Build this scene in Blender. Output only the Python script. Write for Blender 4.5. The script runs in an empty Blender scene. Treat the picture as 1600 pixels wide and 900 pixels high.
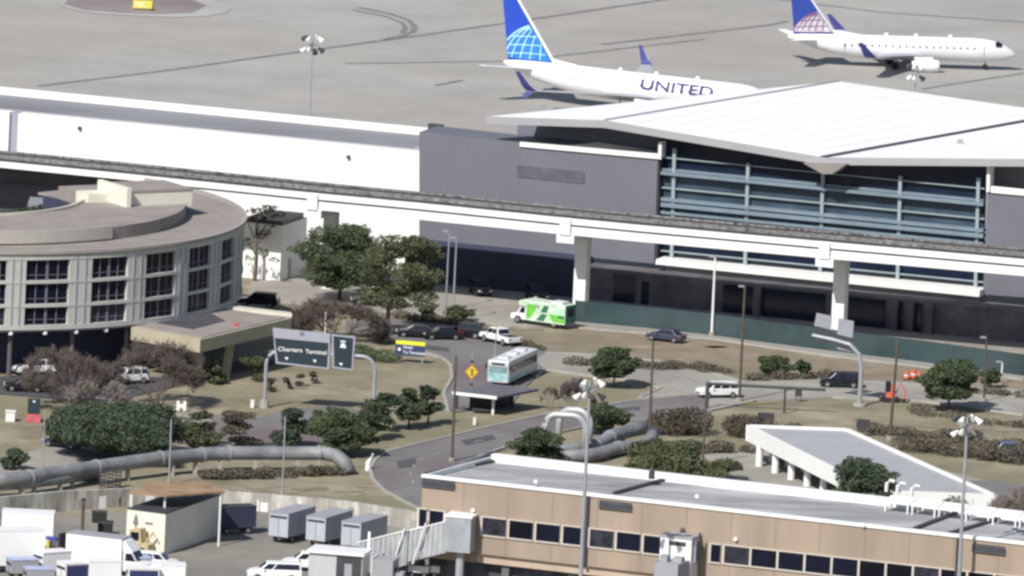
import bpy, bmesh, math, random
import numpy as np
from mathutils import Vector, Matrix
from mathutils.geometry import tessellate_polygon
random.seed(7)
S = bpy.context.scene
COL = S.collection
# ---------------------------------------------------------------- camera
F = 20900.; TH = math.radians(8.5); PHI = math.radians(2.7); H0 = 240.
DIST = H0/math.tan(TH)
CP = np.array([0, -DIST, H0])
FW = np.array([0, math.cos(TH), -math.sin(TH)])
_r = np.array([1, 0, 0.]); _u = np.array([0, math.sin(TH), math.cos(TH)])
CR = _r*math.cos(PHI)+_u*math.sin(PHI); CU = _u*math.cos(PHI)-_r*math.sin(PHI)
cam = bpy.data.cameras.new('camera'); co = bpy.data.objects.new('camera', cam); COL.objects.link(co)
cam.sensor_width = 36; cam.lens = 36*F/1600; cam.clip_start = 10; cam.clip_end = 12000
m = Matrix.Identity(4)
for i in range(3):
    m[i][0] = CR[i]; m[i][1] = CU[i]; m[i][2] = -FW[i]; m[i][3] = CP[i]
co.matrix_world = m; S.camera = co
# ---------------------------------------------------------------- light
SUN = Vector((-.55, -.90, 1.0)).normalized()
w = bpy.data.worlds.new('World'); S.world = w; w.use_nodes = True
nt = w.node_tree; bg = nt.nodes['Background']
sky = nt.nodes.new('ShaderNodeTexSky'); sky.sky_type = 'NISHITA'; sky.sun_disc = False
sky.sun_elevation = math.asin(SUN.z); sky.sun_rotation = math.atan2(SUN.x, SUN.y) % (2*math.pi)
nt.links.new(sky.outputs[0], bg.inputs[0]); bg.inputs[1].default_value = 0.08
sl = bpy.data.lights.new('sun', 'SUN'); sl.energy = 4.4; sl.angle = math.radians(.5); sl.color = (1, .96, .9)
so = bpy.data.objects.new('sun', sl); COL.objects.link(so)
so.rotation_euler = SUN.to_track_quat('Z', 'Y').to_euler()
S.view_settings.view_transform = 'Standard'; S.view_settings.look = 'None'
S.view_settings.gamma = 1; S.view_settings.exposure = 0.15; S.view_settings.use_curve_mapping = False
S.render.engine = 'CYCLES'
S.cycles.filter_width = 2.7
S.cycles.max_bounces = 5

# ---------------------------------------------------------------- geometry helpers
def ray(x, y): return FW+CR*(x-800)/F+CU*(450-y)/F
def P(x, y, z=0.):
    d = ray(x, y); t = (z-H0)/d[2]; return Vector(CP+t*d)
def proj(p):
    q = np.array(p)-CP; k = q@FW; return 800+F*(q@CR)/k, 450-F*(q@CU)/k
def hgt(b, y2):
    z = 5.
    for _ in range(6):
        y = proj((b[0], b[1], z))[1]; z += (y-y2)/13.
    return z
def head(x0, y0, x1, y1):
    a = P(x0, y0); b = P(x1, y1); return math.atan2(b.y-a.y, b.x-a.x)
class Frame:
    """vertical building plane: a along the facade, b outwards, z up"""
    def __init__(s, o, deg):
        s.o = Vector((o[0], o[1], 0)); r = math.radians(deg)
        s.u = Vector((math.cos(r), -math.sin(r), 0)); s.n = Vector((-math.sin(r), -math.cos(r), 0))
    def W(s, a, b, z): return s.o+s.u*a+s.n*b+Vector((0, 0, z))
    def L(s, x, y, b=0.):
        d = Vector(ray(x, y)); c = Vector(CP)
        t = ((s.o-c).dot(s.n)+b)/d.dot(s.n); q = c+d*t-s.o
        return q.dot(s.u), q.z
    def ab(s, p): q = Vector((p[0], p[1], 0))-s.o; return q.dot(s.u), q.dot(s.n)

# ---------------------------------------------------------------- materials
MATS = {}
def mat(name, col, rough=.75, var=.12, scale=.6, col2=None, spec=.5, metal=0., big=None, alpha=1., stretch=None):
    if name in MATS: return MATS[name]
    M = bpy.data.materials.new(name); M.use_nodes = True; n = M.node_tree; N = n.nodes; Lk = n.links
    b = N['Principled BSDF']; b.inputs['Roughness'].default_value = rough; b.inputs['Metallic'].default_value = metal
    b.inputs['Specular IOR Level'].default_value = spec; b.inputs['Alpha'].default_value = alpha
    tc = N.new('ShaderNodeTexCoord'); mp = N.new('ShaderNodeMapping')
    Lk.new(tc.outputs['Object'], mp.inputs[0])
    if stretch: mp.inputs['Scale'].default_value = stretch
    nz = N.new('ShaderNodeTexNoise'); nz.inputs['Scale'].default_value = scale; nz.inputs['Detail'].default_value = 10
    nz.inputs['Roughness'].default_value = .72
    Lk.new(mp.outputs[0], nz.inputs[0])
    rp = N.new('ShaderNodeValToRGB')
    c1 = [max(0, c*(1-var*1.6)) for c in col]; c2 = col2 if col2 else [min(1, c*(1+var*1.6)) for c in col]
    rp.color_ramp.elements[0].position = .32; rp.color_ramp.elements[1].position = .68
    rp.color_ramp.elements[0].color = (*c1, 1); rp.color_ramp.elements[1].color = (*c2, 1)
    Lk.new(nz.outputs[0], rp.inputs[0]); out = rp.outputs[0]
    if big:
        n2 = N.new('ShaderNodeTexNoise'); n2.inputs['Scale'].default_value = big[0]; n2.inputs['Detail'].default_value = 4
        Lk.new(mp.outputs[0], n2.inputs[0])
        r2 = N.new('ShaderNodeValToRGB'); r2.color_ramp.elements[0].position = .45; r2.color_ramp.elements[1].position = .62
        Lk.new(n2.outputs[0], r2.inputs[0])
        mx = N.new('ShaderNodeMix'); mx.data_type = 'RGBA'
        ml = N.new('ShaderNodeMath'); ml.operation = 'MULTIPLY'; ml.inputs[1].default_value = big[2]
        Lk.new(r2.outputs[0], ml.inputs[0]); Lk.new(ml.outputs[0], mx.inputs['Factor'])
        Lk.new(out, mx.inputs[6]); mx.inputs[7].default_value = (*big[1], 1); out = mx.outputs[2]
    Lk.new(out, b.inputs['Base Color'])
    MATS[name] = M; return M
G = mat
apron_m = mat('apron_concrete', (.37, .355, .33), .9, .09, .05, big=(.012, (.335, .295, .26), .6))
grass_m = mat('dry_grass', (.24, .202, .13), .95, .22, .12, col2=(.37, .325, .23), big=(.05, (.19, .18, .105), .7))
brown_m = mat('brown_grass', (.24, .185, .13), .95, .22, .2, col2=(.34, .285, .21), big=(.06, (.19, .16, .105), .6))
asph_m = mat('asphalt', (.185, .178, .175), .9, .14, .12, big=(.05, (.15, .107, .118), .7))
asph2_m = mat('dark_asphalt', (.07, .068, .08), .9, .2, .2)
conc_m = mat('pale_concrete', (.34, .32, .285), .9, .12, .15, big=(.08, (.25, .235, .21), .7))
kerb_m = mat('kerb_concrete', (.36, .35, .32), .9, .1, .5)
yard_m = mat('yard_concrete', (.25, .23, .20), .9, .15, .15, big=(.06, (.18, .165, .15), .8))
white_m = mat('white_panel', (.82, .82, .80), .6, .02, .3)
roofw_m = mat('white_membrane', (.84, .84, .84), .7, .03, .05)
greyw_m = mat('grey_metal_panel', (.15, .155, .185), .6, .05, .12)
greyl_m = mat('light_grey_panel', (.33, .33, .36), .6, .05, .3)
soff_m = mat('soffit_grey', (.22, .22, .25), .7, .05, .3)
groof_m = mat('grey_roofing', (.22, .22, .235), .85, .14, .12, stretch=(.3, 1, 1), big=(.05, (.30, .31, .33), .6))
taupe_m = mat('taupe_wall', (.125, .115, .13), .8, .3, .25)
shadew_m = mat('shade_navy_wall', (.035, .045, .085), .8, .1, .3)  # navy of the shade put into the wall colour
glass_m = mat('navy_glass', (.010, .018, .040), .15, .3, .3, spec=.4)
win_m = mat('window_glass', (.006, .008, .02), .25, .2, .6, spec=.25)
win2_m = mat('window_glass_blinds', (.03, .032, .045), .3, .5, .9, spec=.25)
win3_m = mat('window_glass_deep', (.003, .004, .01), .2, .2, .6, spec=.3)
WINS = (win_m, win_m, win2_m, win3_m)
span_m = mat('blue_spandrel', (.04, .065, .095), .3, .35, .15, stretch=(1, 1, 4))
shelf_m = mat('blue_grey_metal', (.19, .25, .30), .5, .1, .4)
mull_m = mat('pale_mullion', (.30, .37, .39), .5, .05, .4)
deck_m = mat('track_deck', (.15, .14, .135), .95, .18, .9, big=(.3, (.10, .095, .095), .7))
fence_m = mat('teal_screen', (.03, .06, .064), .9, .2, .2, big=(.08, (.06, .092, .10), .7), alpha=.86)
cream_m = mat('cream_panel', (.60, .57, .49), .7, .05, .5)
tanw_m = mat('tan_wall', (.35, .278, .215), .85, .07, .35, stretch=(1, 1, .12), big=(.16, (.285, .225, .18), .75))
hroof_m = mat('taupe_roofing', (.29, .255, .235), .9, .1, .3)
hconc_m = mat('pale_precast', (.52, .53, .50), .75, .06, .6)
steel_m = mat('galvanised_steel', (.38, .39, .42), .45, .1, .7, metal=.3)
dsteel_m = mat('dark_steel', (.05, .05, .06), .6, .1, .7)
wood_m = mat('weathered_wood', (.10, .075, .06), .9, .2, 2)
pipe_m = mat('pipe_jacket', (.24, .25, .26), .65, .25, .4, metal=.1, big=(.3, (.15, .155, .165), .7))
rust_m = mat('rusty_sheet', (.33, .19, .10), .9, .25, .4, col2=(.42, .30, .19))
bark_m = mat('bark', (.13, .10, .08), .95, .2, 3)
twig_m = mat('bare_twigs', (.125, .10, .09), .95, .15, 1)
twig2_m = mat('grey_twigs', (.25, .22, .20), .95, .15, 1)
tyre_m = mat('tyre_rubber', (.02, .02, .02), .85, .1, 4)
rim_m = mat('wheel_rim', (.35, .35, .36), .4, .05, 4, metal=.5)
pane_m = mat('car_glass', (.012, .015, .03), .08, .1, 1, spec=.7)
lamp_m = mat('lamp_lens', (.7, .7, .68), .2, .02, 1)
tail_m = mat('red_lens', (.4, .02, .02), .3, .02, 1)
yel_m = mat('yellow_paint', (.75, .56, .03), .5, .06, .8)
lyel_m = mat('lime_yellow', (.72, .72, .05), .5, .03, .8)
sign_m = mat('sign_green_black', (.02, .036, .05), .5, .06, .6)
wht_m = mat('white_paint', (.82, .82, .82), .4, .03, .8)
org_m = mat('orange_plastic', (.70, .13, .06), .6, .1, 2)
red_m = mat('red_paint', (.55, .05, .05), .6, .1, 2)
LEAF = [mat('leaf_dark', (.05, .078, .036), .75, .3, .35, col2=(.105, .145, .065)),
        mat('leaf_olive', (.07, .09, .04), .75, .3, .35, col2=(.145, .165, .075)),
        mat('leaf_blue_green', (.04, .068, .04), .75, .3, .35, col2=(.085, .12, .068)),
        mat('shrub_brown', (.10, .088, .062), .85, .2, .35, col2=(.16, .14, .10)),
        mat('reddish_shrub', (.055, .048, .034), .85, .2, .35, col2=(.11, .088, .062))]

# ---------------------------------------------------------------- mesh builder
def rootof(o):
    while o.parent: o = o.parent
    return o
class MB:
    def __init__(s): s.v = []; s.f = []; s.mi = []; s.cm = 0
    def add(s, vs, fs):
        k = len(s.v); s.v += [Vector(q) for q in vs]; s.f += [[k+i for i in f] for f in fs]; s.mi += [s.cm]*len(fs); return s
    def box8(s, q):  # q: 4 bottom, 4 top
        return s.add(q, [(3, 2, 1, 0), (4, 5, 6, 7), (0, 1, 5, 4), (1, 2, 6, 5), (2, 3, 7, 6), (3, 0, 4, 7)])
    def bx(s, x0, x1, y0, y1, z0, z1):
        return s.box8([(x0, y0, z0), (x1, y0, z0), (x1, y1, z0), (x0, y1, z0), (x0, y0, z1), (x1, y0, z1), (x1, y1, z1), (x0, y1, z1)])
    def fb(s, fr, a0, a1, b0, b1, z0, z1, z0r=None, z1r=None):
        z0r = z0 if z0r is None else z0r; z1r = z1 if z1r is None else z1r; W = fr.W
        return s.box8([W(a0, b1, z0), W(a1, b1, z0r), W(a1, b0, z0r), W(a0, b0, z0), W(a0, b1, z1), W(a1, b1, z1r), W(a1, b0, z1r), W(a0, b0, z1)])
    def prism(s, poly, vec):
        n = len(poly); vec = Vector(vec); A = [Vector(q) for q in poly]; B = [q+vec for q in A]
        tr = tessellate_polygon([A]); k = len(s.v); s.v += A+B
        nn = sum(((A[t[1]]-A[t[0]]).cross(A[t[2]]-A[t[0]]) for t in tr), Vector())
        fl = nn.dot(vec) > 0
        for t in tr:
            t = list(t); t2 = t[::-1]
            s.f.append([k+i for i in (t2 if fl else t)]); s.f.append([k+n+i for i in (t if fl else t2)]); s.mi += [s.cm]*2
        for i in range(n):
            j = (i+1) % n; s.f.append([k+i, k+j, k+n+j, k+n+i]); s.mi.append(s.cm)
        return s
    def sheet(s, poly):
        A = [Vector(q) for q in poly]; k = len(s.v); s.v += A
        for t in tessellate_polygon([A]): s.f.append([k+i for i in t]); s.mi.append(s.cm)
        return s
    def tube(s, pts, r, n=8, caps=True):
        pts = [Vector(q) for q in pts]; rr = r if isinstance(r, (list, tuple)) else [r]*len(pts); k = len(s.v)
        for i, q in enumerate(pts):
            d = (pts[min(i+1, len(pts)-1)]-pts[max(i-1, 0)]).normalized()
            e = Vector((0, 0, 1)) if abs(d.z) < .9 else Vector((1, 0, 0))
            a = d.cross(e).normalized(); b = a.cross(d)
            for j in range(n):
                t = 2*math.pi*j/n; s.v.append(q+(a*math.cos(t)+b*math.sin(t))*rr[i])
        for i in range(len(pts)-1):
            for j in range(n):
                s.f.append([k+i*n+j, k+i*n+(j+1) % n, k+(i+1)*n+(j+1) % n, k+(i+1)*n+j]); s.mi.append(s.cm)
        if caps:
            s.f.append([k+j for j in range(n)][::-1]); s.f.append([k+(len(pts)-1)*n+j for j in range(n)]); s.mi += [s.cm]*2
        return s
    def loft(s, rings, caps=True):
        n = len(rings[0]); k = len(s.v)
        for r in rings: s.v += [Vector(q) for q in r]
        for i in range(len(rings)-1):
            for j in range(n):
                s.f.append([k+i*n+j, k+i*n+(j+1) % n, k+(i+1)*n+(j+1) % n, k+(i+1)*n+j]); s.mi.append(s.cm)
        if caps:
            s.f.append([k+j for j in range(n)][::-1]); s.f.append([k+(len(rings)-1)*n+j for j in range(n)]); s.mi += [s.cm]*2
        return s
    def build(s, name, mt, parent=None, smooth=False, org=None, fix=True):
        me = bpy.data.meshes.new(name)
        if parent: o0 = rootof(parent).location.copy()
        elif org is not None: o0 = Vector(org)
        else:
            o0 = Vector((sum(q.x for q in s.v)/len(s.v), sum(q.y for q in s.v)/len(s.v), min(q.z for q in s.v)))
        me.from_pydata([q-o0 for q in s.v], [], s.f)
        ms = mt if isinstance(mt, (list, tuple)) else [mt]
        for q in ms: me.materials.append(q)
        if len(ms) > 1: me.polygons.foreach_set('material_index', s.mi)
        if fix:
            bm = bmesh.new(); bm.from_mesh(me); bmesh.ops.recalc_face_normals(bm, faces=bm.faces); bm.to_mesh(me); bm.free()
        if smooth: me.polygons.foreach_set('use_smooth', [True]*len(me.polygons))
        me.update()
        o = bpy.data.objects.new(name, me); COL.objects.link(o)
        if parent: o.parent = parent
        else: o.location = o0
        return o
def tag(o, label, cat, group=None):
    o['label'] = label; o['category'] = cat
    if group: o['group'] = group
    return o
def emp(name, loc, label, cat, group=None):
    o = bpy.data.objects.new(name, None); COL.objects.link(o); o.location = Vector(loc); o.empty_display_size = 1
    return tag(o, label, cat, group)
def struct(o): o['kind'] = 'structure'; return o
def dup(root, loc, rz=0, label=None, group=None, sc=None):
    def rec(o, par):
        c = o.copy(); COL.objects.link(c)
        if par: c.parent = par
        for ch in o.children: rec(ch, c)
        return c
    r = rec(root, None); r.location = Vector(loc); r.rotation_euler = (0, 0, rz)
    if label: r['label'] = label
    if group: r['group'] = group
    if sc: r.scale = sc
    return r
def text(s_, name, size, M4, mt, parent, thick=.01):
    cu = bpy.data.curves.new(name, 'FONT'); cu.body = s_; cu.size = size; cu.extrude = thick; cu.offset = size*.012
    t = bpy.data.objects.new('t', cu); COL.objects.link(t)
    dg = bpy.context.evaluated_depsgraph_get(); me = bpy.data.meshes.new_from_object(t.evaluated_get(dg))
    bpy.data.objects.remove(t); me.transform(M4); me.materials.clear(); me.materials.append(mt); me.name = name
    o = bpy.data.objects.new(name, me); COL.objects.link(o); o.parent = parent
    return o

# ---------------------------------------------------------------- ground
def gpoly(name, px, z, mt, th=0.):
    b = MB(); b.sheet([P(x, y)+Vector((0, 0, z)) for x, y in px]); return struct(b.build(name, mt, fix=False))
g = MB(); g.sheet([(-2400, -2200, 0), (2400, -2200, 0), (2400, 4200, 0), (-2400, 4200, 0)]); struct(g.build('ground', grass_m, org=(0, 0, 0), fix=False))
a = P(-400, 330); b_ = P(2000, 520)
g = MB(); g.sheet([(-2300, a.y+800, .03), (a.x, a.y, .03), (b_.x, b_.y, .03), (2300, b_.y-800, .03), (2300, 4100, .03), (-2300, 4100, .03)])
struct(g.build('apron', apron_m, org=(0, 0, 0), fix=False))
gpoly('forecourt', [(380, 470), (400, 425), (655, 430), (900, 450), (1300, 490), (1700, 535), (1700, 602), (1600, 591), (1440, 573), (1300, 556), (1110, 530), (1000, 520), (900, 513), (800, 511), (700, 502), (600, 490), (540, 484), (470, 478)], .06, conc_m)
gpoly('verge', [(600, 488), (700, 500), (800, 510), (850, 514), (850, 518), (760, 514), (660, 503), (590, 500)], .085, brown_m)
gpoly('verge', [(905, 514), (1110, 531), (1300, 558), (1600, 595), (1600, 612), (1440, 603), (1300, 597), (1170, 600), (1120, 588), (1040, 568), (940, 556), (870, 552), (820, 530), (800, 514)], .045, brown_m)
road = gpoly('road', [(540, 505), (590, 500), (660, 502), (760, 513), (812, 530), (860, 553), (845, 575), (838, 590), (815, 612), (800, 634), (712, 645), (700, 640), (693, 615), (706, 592), (704, 572), (690, 560), (650, 548), (600, 530), (540, 522)], .10, asph_m)
gpoly('road', [(852, 553), (940, 557), (1040, 568), (1120, 587), (1165, 600), (1300, 596), (1440, 602), (1600, 614), (1700, 620), (1700, 660), (1520, 640), (1440, 628), (1300, 622), (1180, 628), (1110, 643), (1040, 652), (1000, 652), (960, 640), (1000, 622), (1034, 608), (1000, 597), (930, 590), (850, 578), (835, 565)], .12, conc_m)
top = [(1100, 618), (1060, 620), (1000, 626), (930, 638), (850, 650), (770, 667), (700, 684), (640, 698), (604, 708), (586, 720), (578, 735), (582, 750), (600, 768), (630, 784), (655, 797), (700, 820)]
bot = [(1110, 645), (1060, 652), (1000, 658), (930, 665), (850, 682), (790, 700), (740, 718), (720, 730), (715, 740), (715, 745), (715, 750), (720, 755), (725, 760), (730, 765), (735, 775), (760, 800)]
gpoly('road', top+bot[::-1], .14, asph_m)
gpoly('lane', [(330, 648), (400, 655), (440, 642), (520, 634), (600, 648), (560, 668), (500, 700), (430, 700), (240, 690), (250, 668)], .07, asph_m)
gpoly('path', [(150, 622), (200, 626), (250, 640), (300, 652), (330, 650), (332, 660), (290, 661), (240, 651), (190, 636), (150, 632)], .09, conc_m)
gpoly('driveway', [(-20, 590), (100, 585), (250, 590), (330, 575), (400, 560), (440, 565), (300, 600), (200, 622), (100, 625), (-20, 615)], .08, asph2_m)
gpoly('car_park', [(-20, 722), (60, 702), (110, 688), (200, 700), (250, 700), (330, 690), (430, 700), (300, 722), (200, 735), (60, 760), (-20, 765)], .05, conc_m)
gpoly('yard', [(-80, 822), (280, 792), (440, 800), (650, 820), (720, 830), (1700, 960), (1700, 1300), (-80, 1300)], .05, yard_m)
gpoly('forecourt', [(1050, 735), (1080, 712), (1180, 705), (1320, 700), (1620, 770), (1700, 800), (1700, 900), (1000, 800)], .05, conc_m)
gpoly('lane', [(1440, 752), (1560, 752), (1700, 775), (1700, 800), (1560, 790)], .075, asph_m)
# bare brown beds in the field on the right
for pts in ([(1330, 600+55), (1600, 668), (1600, 676), (1340, 664)], [(1380, 682), (1600, 702), (1600, 712), (1400, 694)]):
    gpoly('soil_bed', pts, .05, brown_m)
def kerb(px, w_=.35, z=.13, name='kerb', mt=None):
    b = MB()
    Q = [P(x, y) for x, y in px]; 
    for i in range(len(Q)-1):
        d = (Q[i+1]-Q[i]); d.z = 0
        if d.length < .01: continue
        n = Vector((-d.y, d.x, 0)).normalized()*w_/2
        b.box8([Q[i]-n, Q[i+1]-n, Q[i+1]+n, Q[i]+n]+[q+Vector((0, 0, z+.1)) for q in (Q[i]-n, Q[i+1]-n, Q[i+1]+n, Q[i]+n)])
    return struct(b.build(name, mt or kerb_m))
kerb(top[2:]); kerb(bot[:7]); kerb([(693, 615), (706, 592), (704, 572), (690, 560), (650, 548), (600, 530)])
kerb([(700, 643), (693, 615)]); kerb([(852, 553), (940, 556), (1040, 567), (1120, 586), (1165, 600), (1300, 596), (1440, 602), (1600, 613)], .6)
kerb([(838, 590), (850, 578), (930, 590), (1000, 597), (1034, 608), (1000, 622)])
kerb([(1040, 652), (1110, 643), (1180, 628), (1300, 622), (1440, 628), (1600, 650)], .4)
kerb([(905, 514), (1110, 531), (1300, 558), (1600, 594)], .3)
kerb([(600, 489), (700, 501), (800, 511)], .3)
paint_m = mat('road_paint', (.34, .34, .33), .8, .2, 1.5); ypaint_m = mat('yellow_road_paint', (.55, .40, .08), .8, .2, 1.5)
def dashes(px, n, mt, fill=.4, wd=.18):
    Q = [P(x, y) for x, y in px]; Ls = [(Q[i+1]-Q[i]).length for i in range(len(Q)-1)]; tot = sum(Ls)
    def at_(s):
        for i, l in enumerate(Ls):
            if s <= l: return Q[i].lerp(Q[i+1], s/l)
            s -= l
        return Q[-1]
    for k in range(n):
        p, q = at_(tot*k/n), at_(tot*(k+fill)/n); d = (q-p).cross(Vector((0, 0, 1))).normalized()*wd/2; e = Vector((0, 0, .17))
        b = MB(); b.add([p-d+e, q-d+e, q+d+e, p+d+e], [(0, 1, 2, 3)]); struct(b.build('lane_marking', mt, fix=False))
dashes([(1040, 637), (930, 652), (850, 666), (770, 685), (700, 704), (650, 722), (640, 745), (650, 765)], 14, paint_m)
dashes([(900, 568), (1000, 578), (1090, 598), (1120, 610)], 7, paint_m); dashes([(1180, 612), (1300, 608), (1440, 616), (1600, 632)], 10, paint_m)
dashes([(1140, 634), (1215, 629)], 1, ypaint_m, 1, .3); dashes([(760, 525), (800, 545), (780, 600)], 5, paint_m)
# patched tarmac and worn turf
patch_m = mat('tar_patch', (.085, .083, .09), .9, .1, .4); worn_m = mat('worn_turf', (.30, .255, .19), .95, .2, .3)
for pts in ([(720, 690), (770, 681), (775, 688), (728, 698)], [(620, 722), (650, 718), (648, 732), (622, 734)], [(960, 640), (1000, 637), (1000, 643), (965, 646)], [(660, 540), (700, 545), (702, 551), (668, 547)]): gpoly('tarmac_patch', pts, .16, patch_m)
rp_ = random.Random(21)
for i in range(26):
    cx, cy, rx, ry = rp_.choice([(rp_.uniform(1180, 1590), rp_.uniform(640, 735)), (rp_.uniform(940, 1300), rp_.uniform(535, 560)), (rp_.uniform(330, 660), rp_.uniform(600, 628)), (rp_.uniform(380, 590), rp_.uniform(760, 788))])+(rp_.uniform(12, 40), rp_.uniform(1.2, 3.5))
    gpoly('worn_turf', [(cx+rx*math.cos(t)*rp_.uniform(.6, 1), cy+ry*math.sin(t)*rp_.uniform(.6, 1)) for t in [k*.45 for k in range(14)]], .042+.0005*i, worn_m if i % 3 else brown_m)
# apron joints and tyre marks
mark_m = mat('rubber_mark', (.21, .205, .20), .9, .15, .3)
def ribbon(px, w_, z, mt, name):
    b = MB(); Q = [P(x, y) for x, y in px]
    for i in range(len(Q)-1):
        d = Q[i+1]-Q[i]; n = Vector((-d.y, d.x, 0)).normalized()*w_/2; e = Vector((0, 0, z))
        b.add([Q[i]-n+e, Q[i+1]-n+e, Q[i+1]+n+e, Q[i]+n+e], [(0, 1, 2, 3)])
    return struct(b.build(name, mt, fix=False))
ribbon([(60, 135), (250, 112), (420, 88), (640, 58), (780, 38), (1050, -2)], 1.0, .07, mark_m, 'pavement_joint')
ribbon([(560, 12), (610, 22), (638, 32), (648, 42), (645, 50), (630, 56), (600, 62)], 0.9, .07, mark_m, 'tyre_mark')
ribbon([(552, 16), (602, 26), (628, 36), (634, 44), (628, 52)], 0.7, .075, mark_m, 'tyre_mark')
ribbon([(1185, -4), (1380, 20), (1600, 35)], 0.8, .07, mark_m, 'pavement_joint')
ribbon([(680, 134), (722, 126)], 0.9, .07, mark_m, 'tyre_mark')
ribbon([(940, 70), (1200, 40), (1230, 34)], .9, .07, mark_m, 'pavement_joint')
ribbon([(1440, 140), (1500, 130), (1600, 115)], .7, .07, mark_m, 'pavement_joint')
ribbon([(540, 100), (800, 96), (1100, 62)], .7, .072, mark_m, 'pavement_joint')
isl = [(95, 10), (105, -6), (250, -20), (320, -2), (352, 8), (362, 15), (352, 21), (325, 26), (280, 28), (220, 26), (150, 22), (112, 16)]
gpoly('traffic_island_rim', isl, .09, mat('island_rim', (.40, .39, .38), .9, .12, .05))
gpoly('traffic_island', [(100, 7), (110, -6), (250, -18), (300, 0), (322, 10), (300, 21), (250, 23), (190, 21), (130, 16)], .12, mat('island_fill', (.24, .205, .195), .9, .2, .03))

# ---------------------------------------------------------------- terminal
T = Frame(P(655, 432), 19.7)
def tp(x, y, b): a, z = T.L(x, y, b); return T.W(a, b, z)
def face_prism(mb, px, b, depth):   # polygon traced on the facade plane b, extruded back by depth
    mb.prism([tp(x, y, b) for x, y in px], T.n*(-depth)); return mb
TB = emp('terminal_building', T.o, 'terminal hall with folded white roof, grey metal walls and a wide navy glass front', 'terminal')
aL = T.L(655, 300)[0]; aM = T.L(1026, 300)[0]; aG0 = T.L(1032, 300, -1.5)[0]; aG1 = T.L(1541, 300, -1.5)[0]; aR = T.L(1700, 300)[0]
face_prism(MB(), [(655, 206), (1028, 247), (1022, 412), (655, 376)], 0, 6.5).build('wall_panel', greyw_m, TB)
face_prism(MB(), [(1543, 300), (1700, 316), (1700, 472), (1536, 460)], 0, 6.5).build('wall_panel', greyw_m, TB)
for i in range(1, 9):
    x = 655+i*41; face_prism(MB(), [(x, 208+(x-655)*.108), (x+.7, 208.1+(x-655)*.108), (x-3, 376+(x-655)*.097), (x-3.7, 376+(x-655)*.097)], .03, .03).build('cladding_joint', soff_m, TB)
for k in (.33, .66):
    y0, y1 = 207+170*k, 249+162*k
    face_prism(MB(), [(656, y0), (1025, y1), (1025, y1+.6), (656, y0+.6)], .03, .03).build('cladding_joint', soff_m, TB)
# louvre panels on the left wall
lv = mat('louvre_grey', (.10, .105, .13), .6, .25, .5, stretch=(1, 1, 6))
for x0 in (808, 843, 879):
    b = MB(); y0 = 258+(x0-808)*.1
    face_prism(b, [(x0, y0), (x0+34, y0+3.4), (x0+34, y0+22), (x0, y0+19)], .08, .05); b.build('louvre', lv, TB)
zt = T.L(655, 206)[1]
b = MB(); b.fb(T, T.L(668, 203, -6.5)[0], T.L(690, 203, -6.5)[0], -7.2, -6.55, zt-2, zt+.15); b.build('parapet', dsteel_m, TB)
for x0, x1 in ((700, 752), (757, 798)):
    a0, z0 = T.L(x0, 211+(x0-700)*.1, -6.7); a1, _ = T.L(x1, 211, -6.7)
    b = MB(); b.fb(T, a0, a1, -7.3, -6.55, z0-1.2, z0+.15); b.build('parapet', white_m, TB)
face_prism(MB(), [(812, 222), (1033, 241), (1033, 249), (812, 229)], .25, .4).build('parapet', white_m, TB)
# clerestory
face_prism(MB(), [(808, 188), (945, 190), (1036, 214), (1036, 262), (808, 262)], -7, 14).build('clerestory', mat('clerestory_grey', (.15, .165, .21), .6, .05, .2), TB)
face_prism(MB(), [(1545, 258), (1700, 258), (1700, 330), (1545, 320)], -7, 14).build('clerestory', greyl_m, TB)
face_prism(MB(), [(1548, 291), (1700, 306), (1700, 315), (1548, 301)], .25, .4).build('parapet', white_m, TB)
b = MB(); b.add([tp(870, 229, -1), tp(935, 222, -5), tp(1030, 236, -5), tp(1032, 243, -1)], [(0, 1, 2, 3)]); b.add([tp(870, 231, -1), tp(935, 224, -5), tp(1030, 238, -5), tp(1032, 245, -1)], [(0, 1, 2, 3)])
b.build('roof_canopy', white_m, TB)
# folded roof
bf = 1.3
def rp(x, y): return tp(x, y, bf)
Tt, R0, V0, R2 = rp(762, 182), rp(945, 188), rp(1287, 246), rp(1800, 250)
R1 = P(1310, 127, R0.z); V1 = P(1668, 178, V0.z); R3 = P(2100, 165, R2.z)
top_v = [Tt, R0, V0, R2, R1, V1, R3]
b = MB(); dn = Vector((0, 0, -.9))
b.add(top_v, [(0, 1, 4), (1, 2, 5), (1, 5, 4), (2, 3, 5), (3, 6, 5)])
b.add([q+dn for q in top_v], [(4, 1, 0), (5, 2, 1), (4, 5, 1), (5, 3, 2), (5, 6, 3)])
ro = b.build('roof', roofw_m, TB, fix=False)
bf_ = MB()
for p, q in ((Tt, R0), (R0, V0), (V0, R2), (R2, R3), (R3, V1), (V1, R1), (R1, Tt)):
    d = (q-p); n = Vector((d.y, -d.x, 0)).normalized()
    if n.dot(T.n) < 0 and (p, q) in ((Tt, R0), (R0, V0), (V0, R2)): n = -n
    bf_.box8([p+dn, q+dn, q+dn+n*.15, p+dn+n*.15, p, q, q+n*.15, p+n*.15])
bf_.build('fascia', mat('fascia_grey', (.36, .36, .38), .6, .04, .3), ro)
sof = MB(); sof.add([Tt+dn*1.01, R0+dn*1.01, V0+dn*1.01, R2+dn*1.01, R2+dn-T.n*12, V0+dn-T.n*12, R0+dn-T.n*12], [(0, 1, 6), (1, 2, 5, 6), (2, 3, 4, 5)]); sof.build('soffit', soff_m, ro)
gm = MB(); e = Vector((0, 0, .12)); side = (V1-V0).cross(Vector((0, 0, 1))).normalized()*.55
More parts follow.
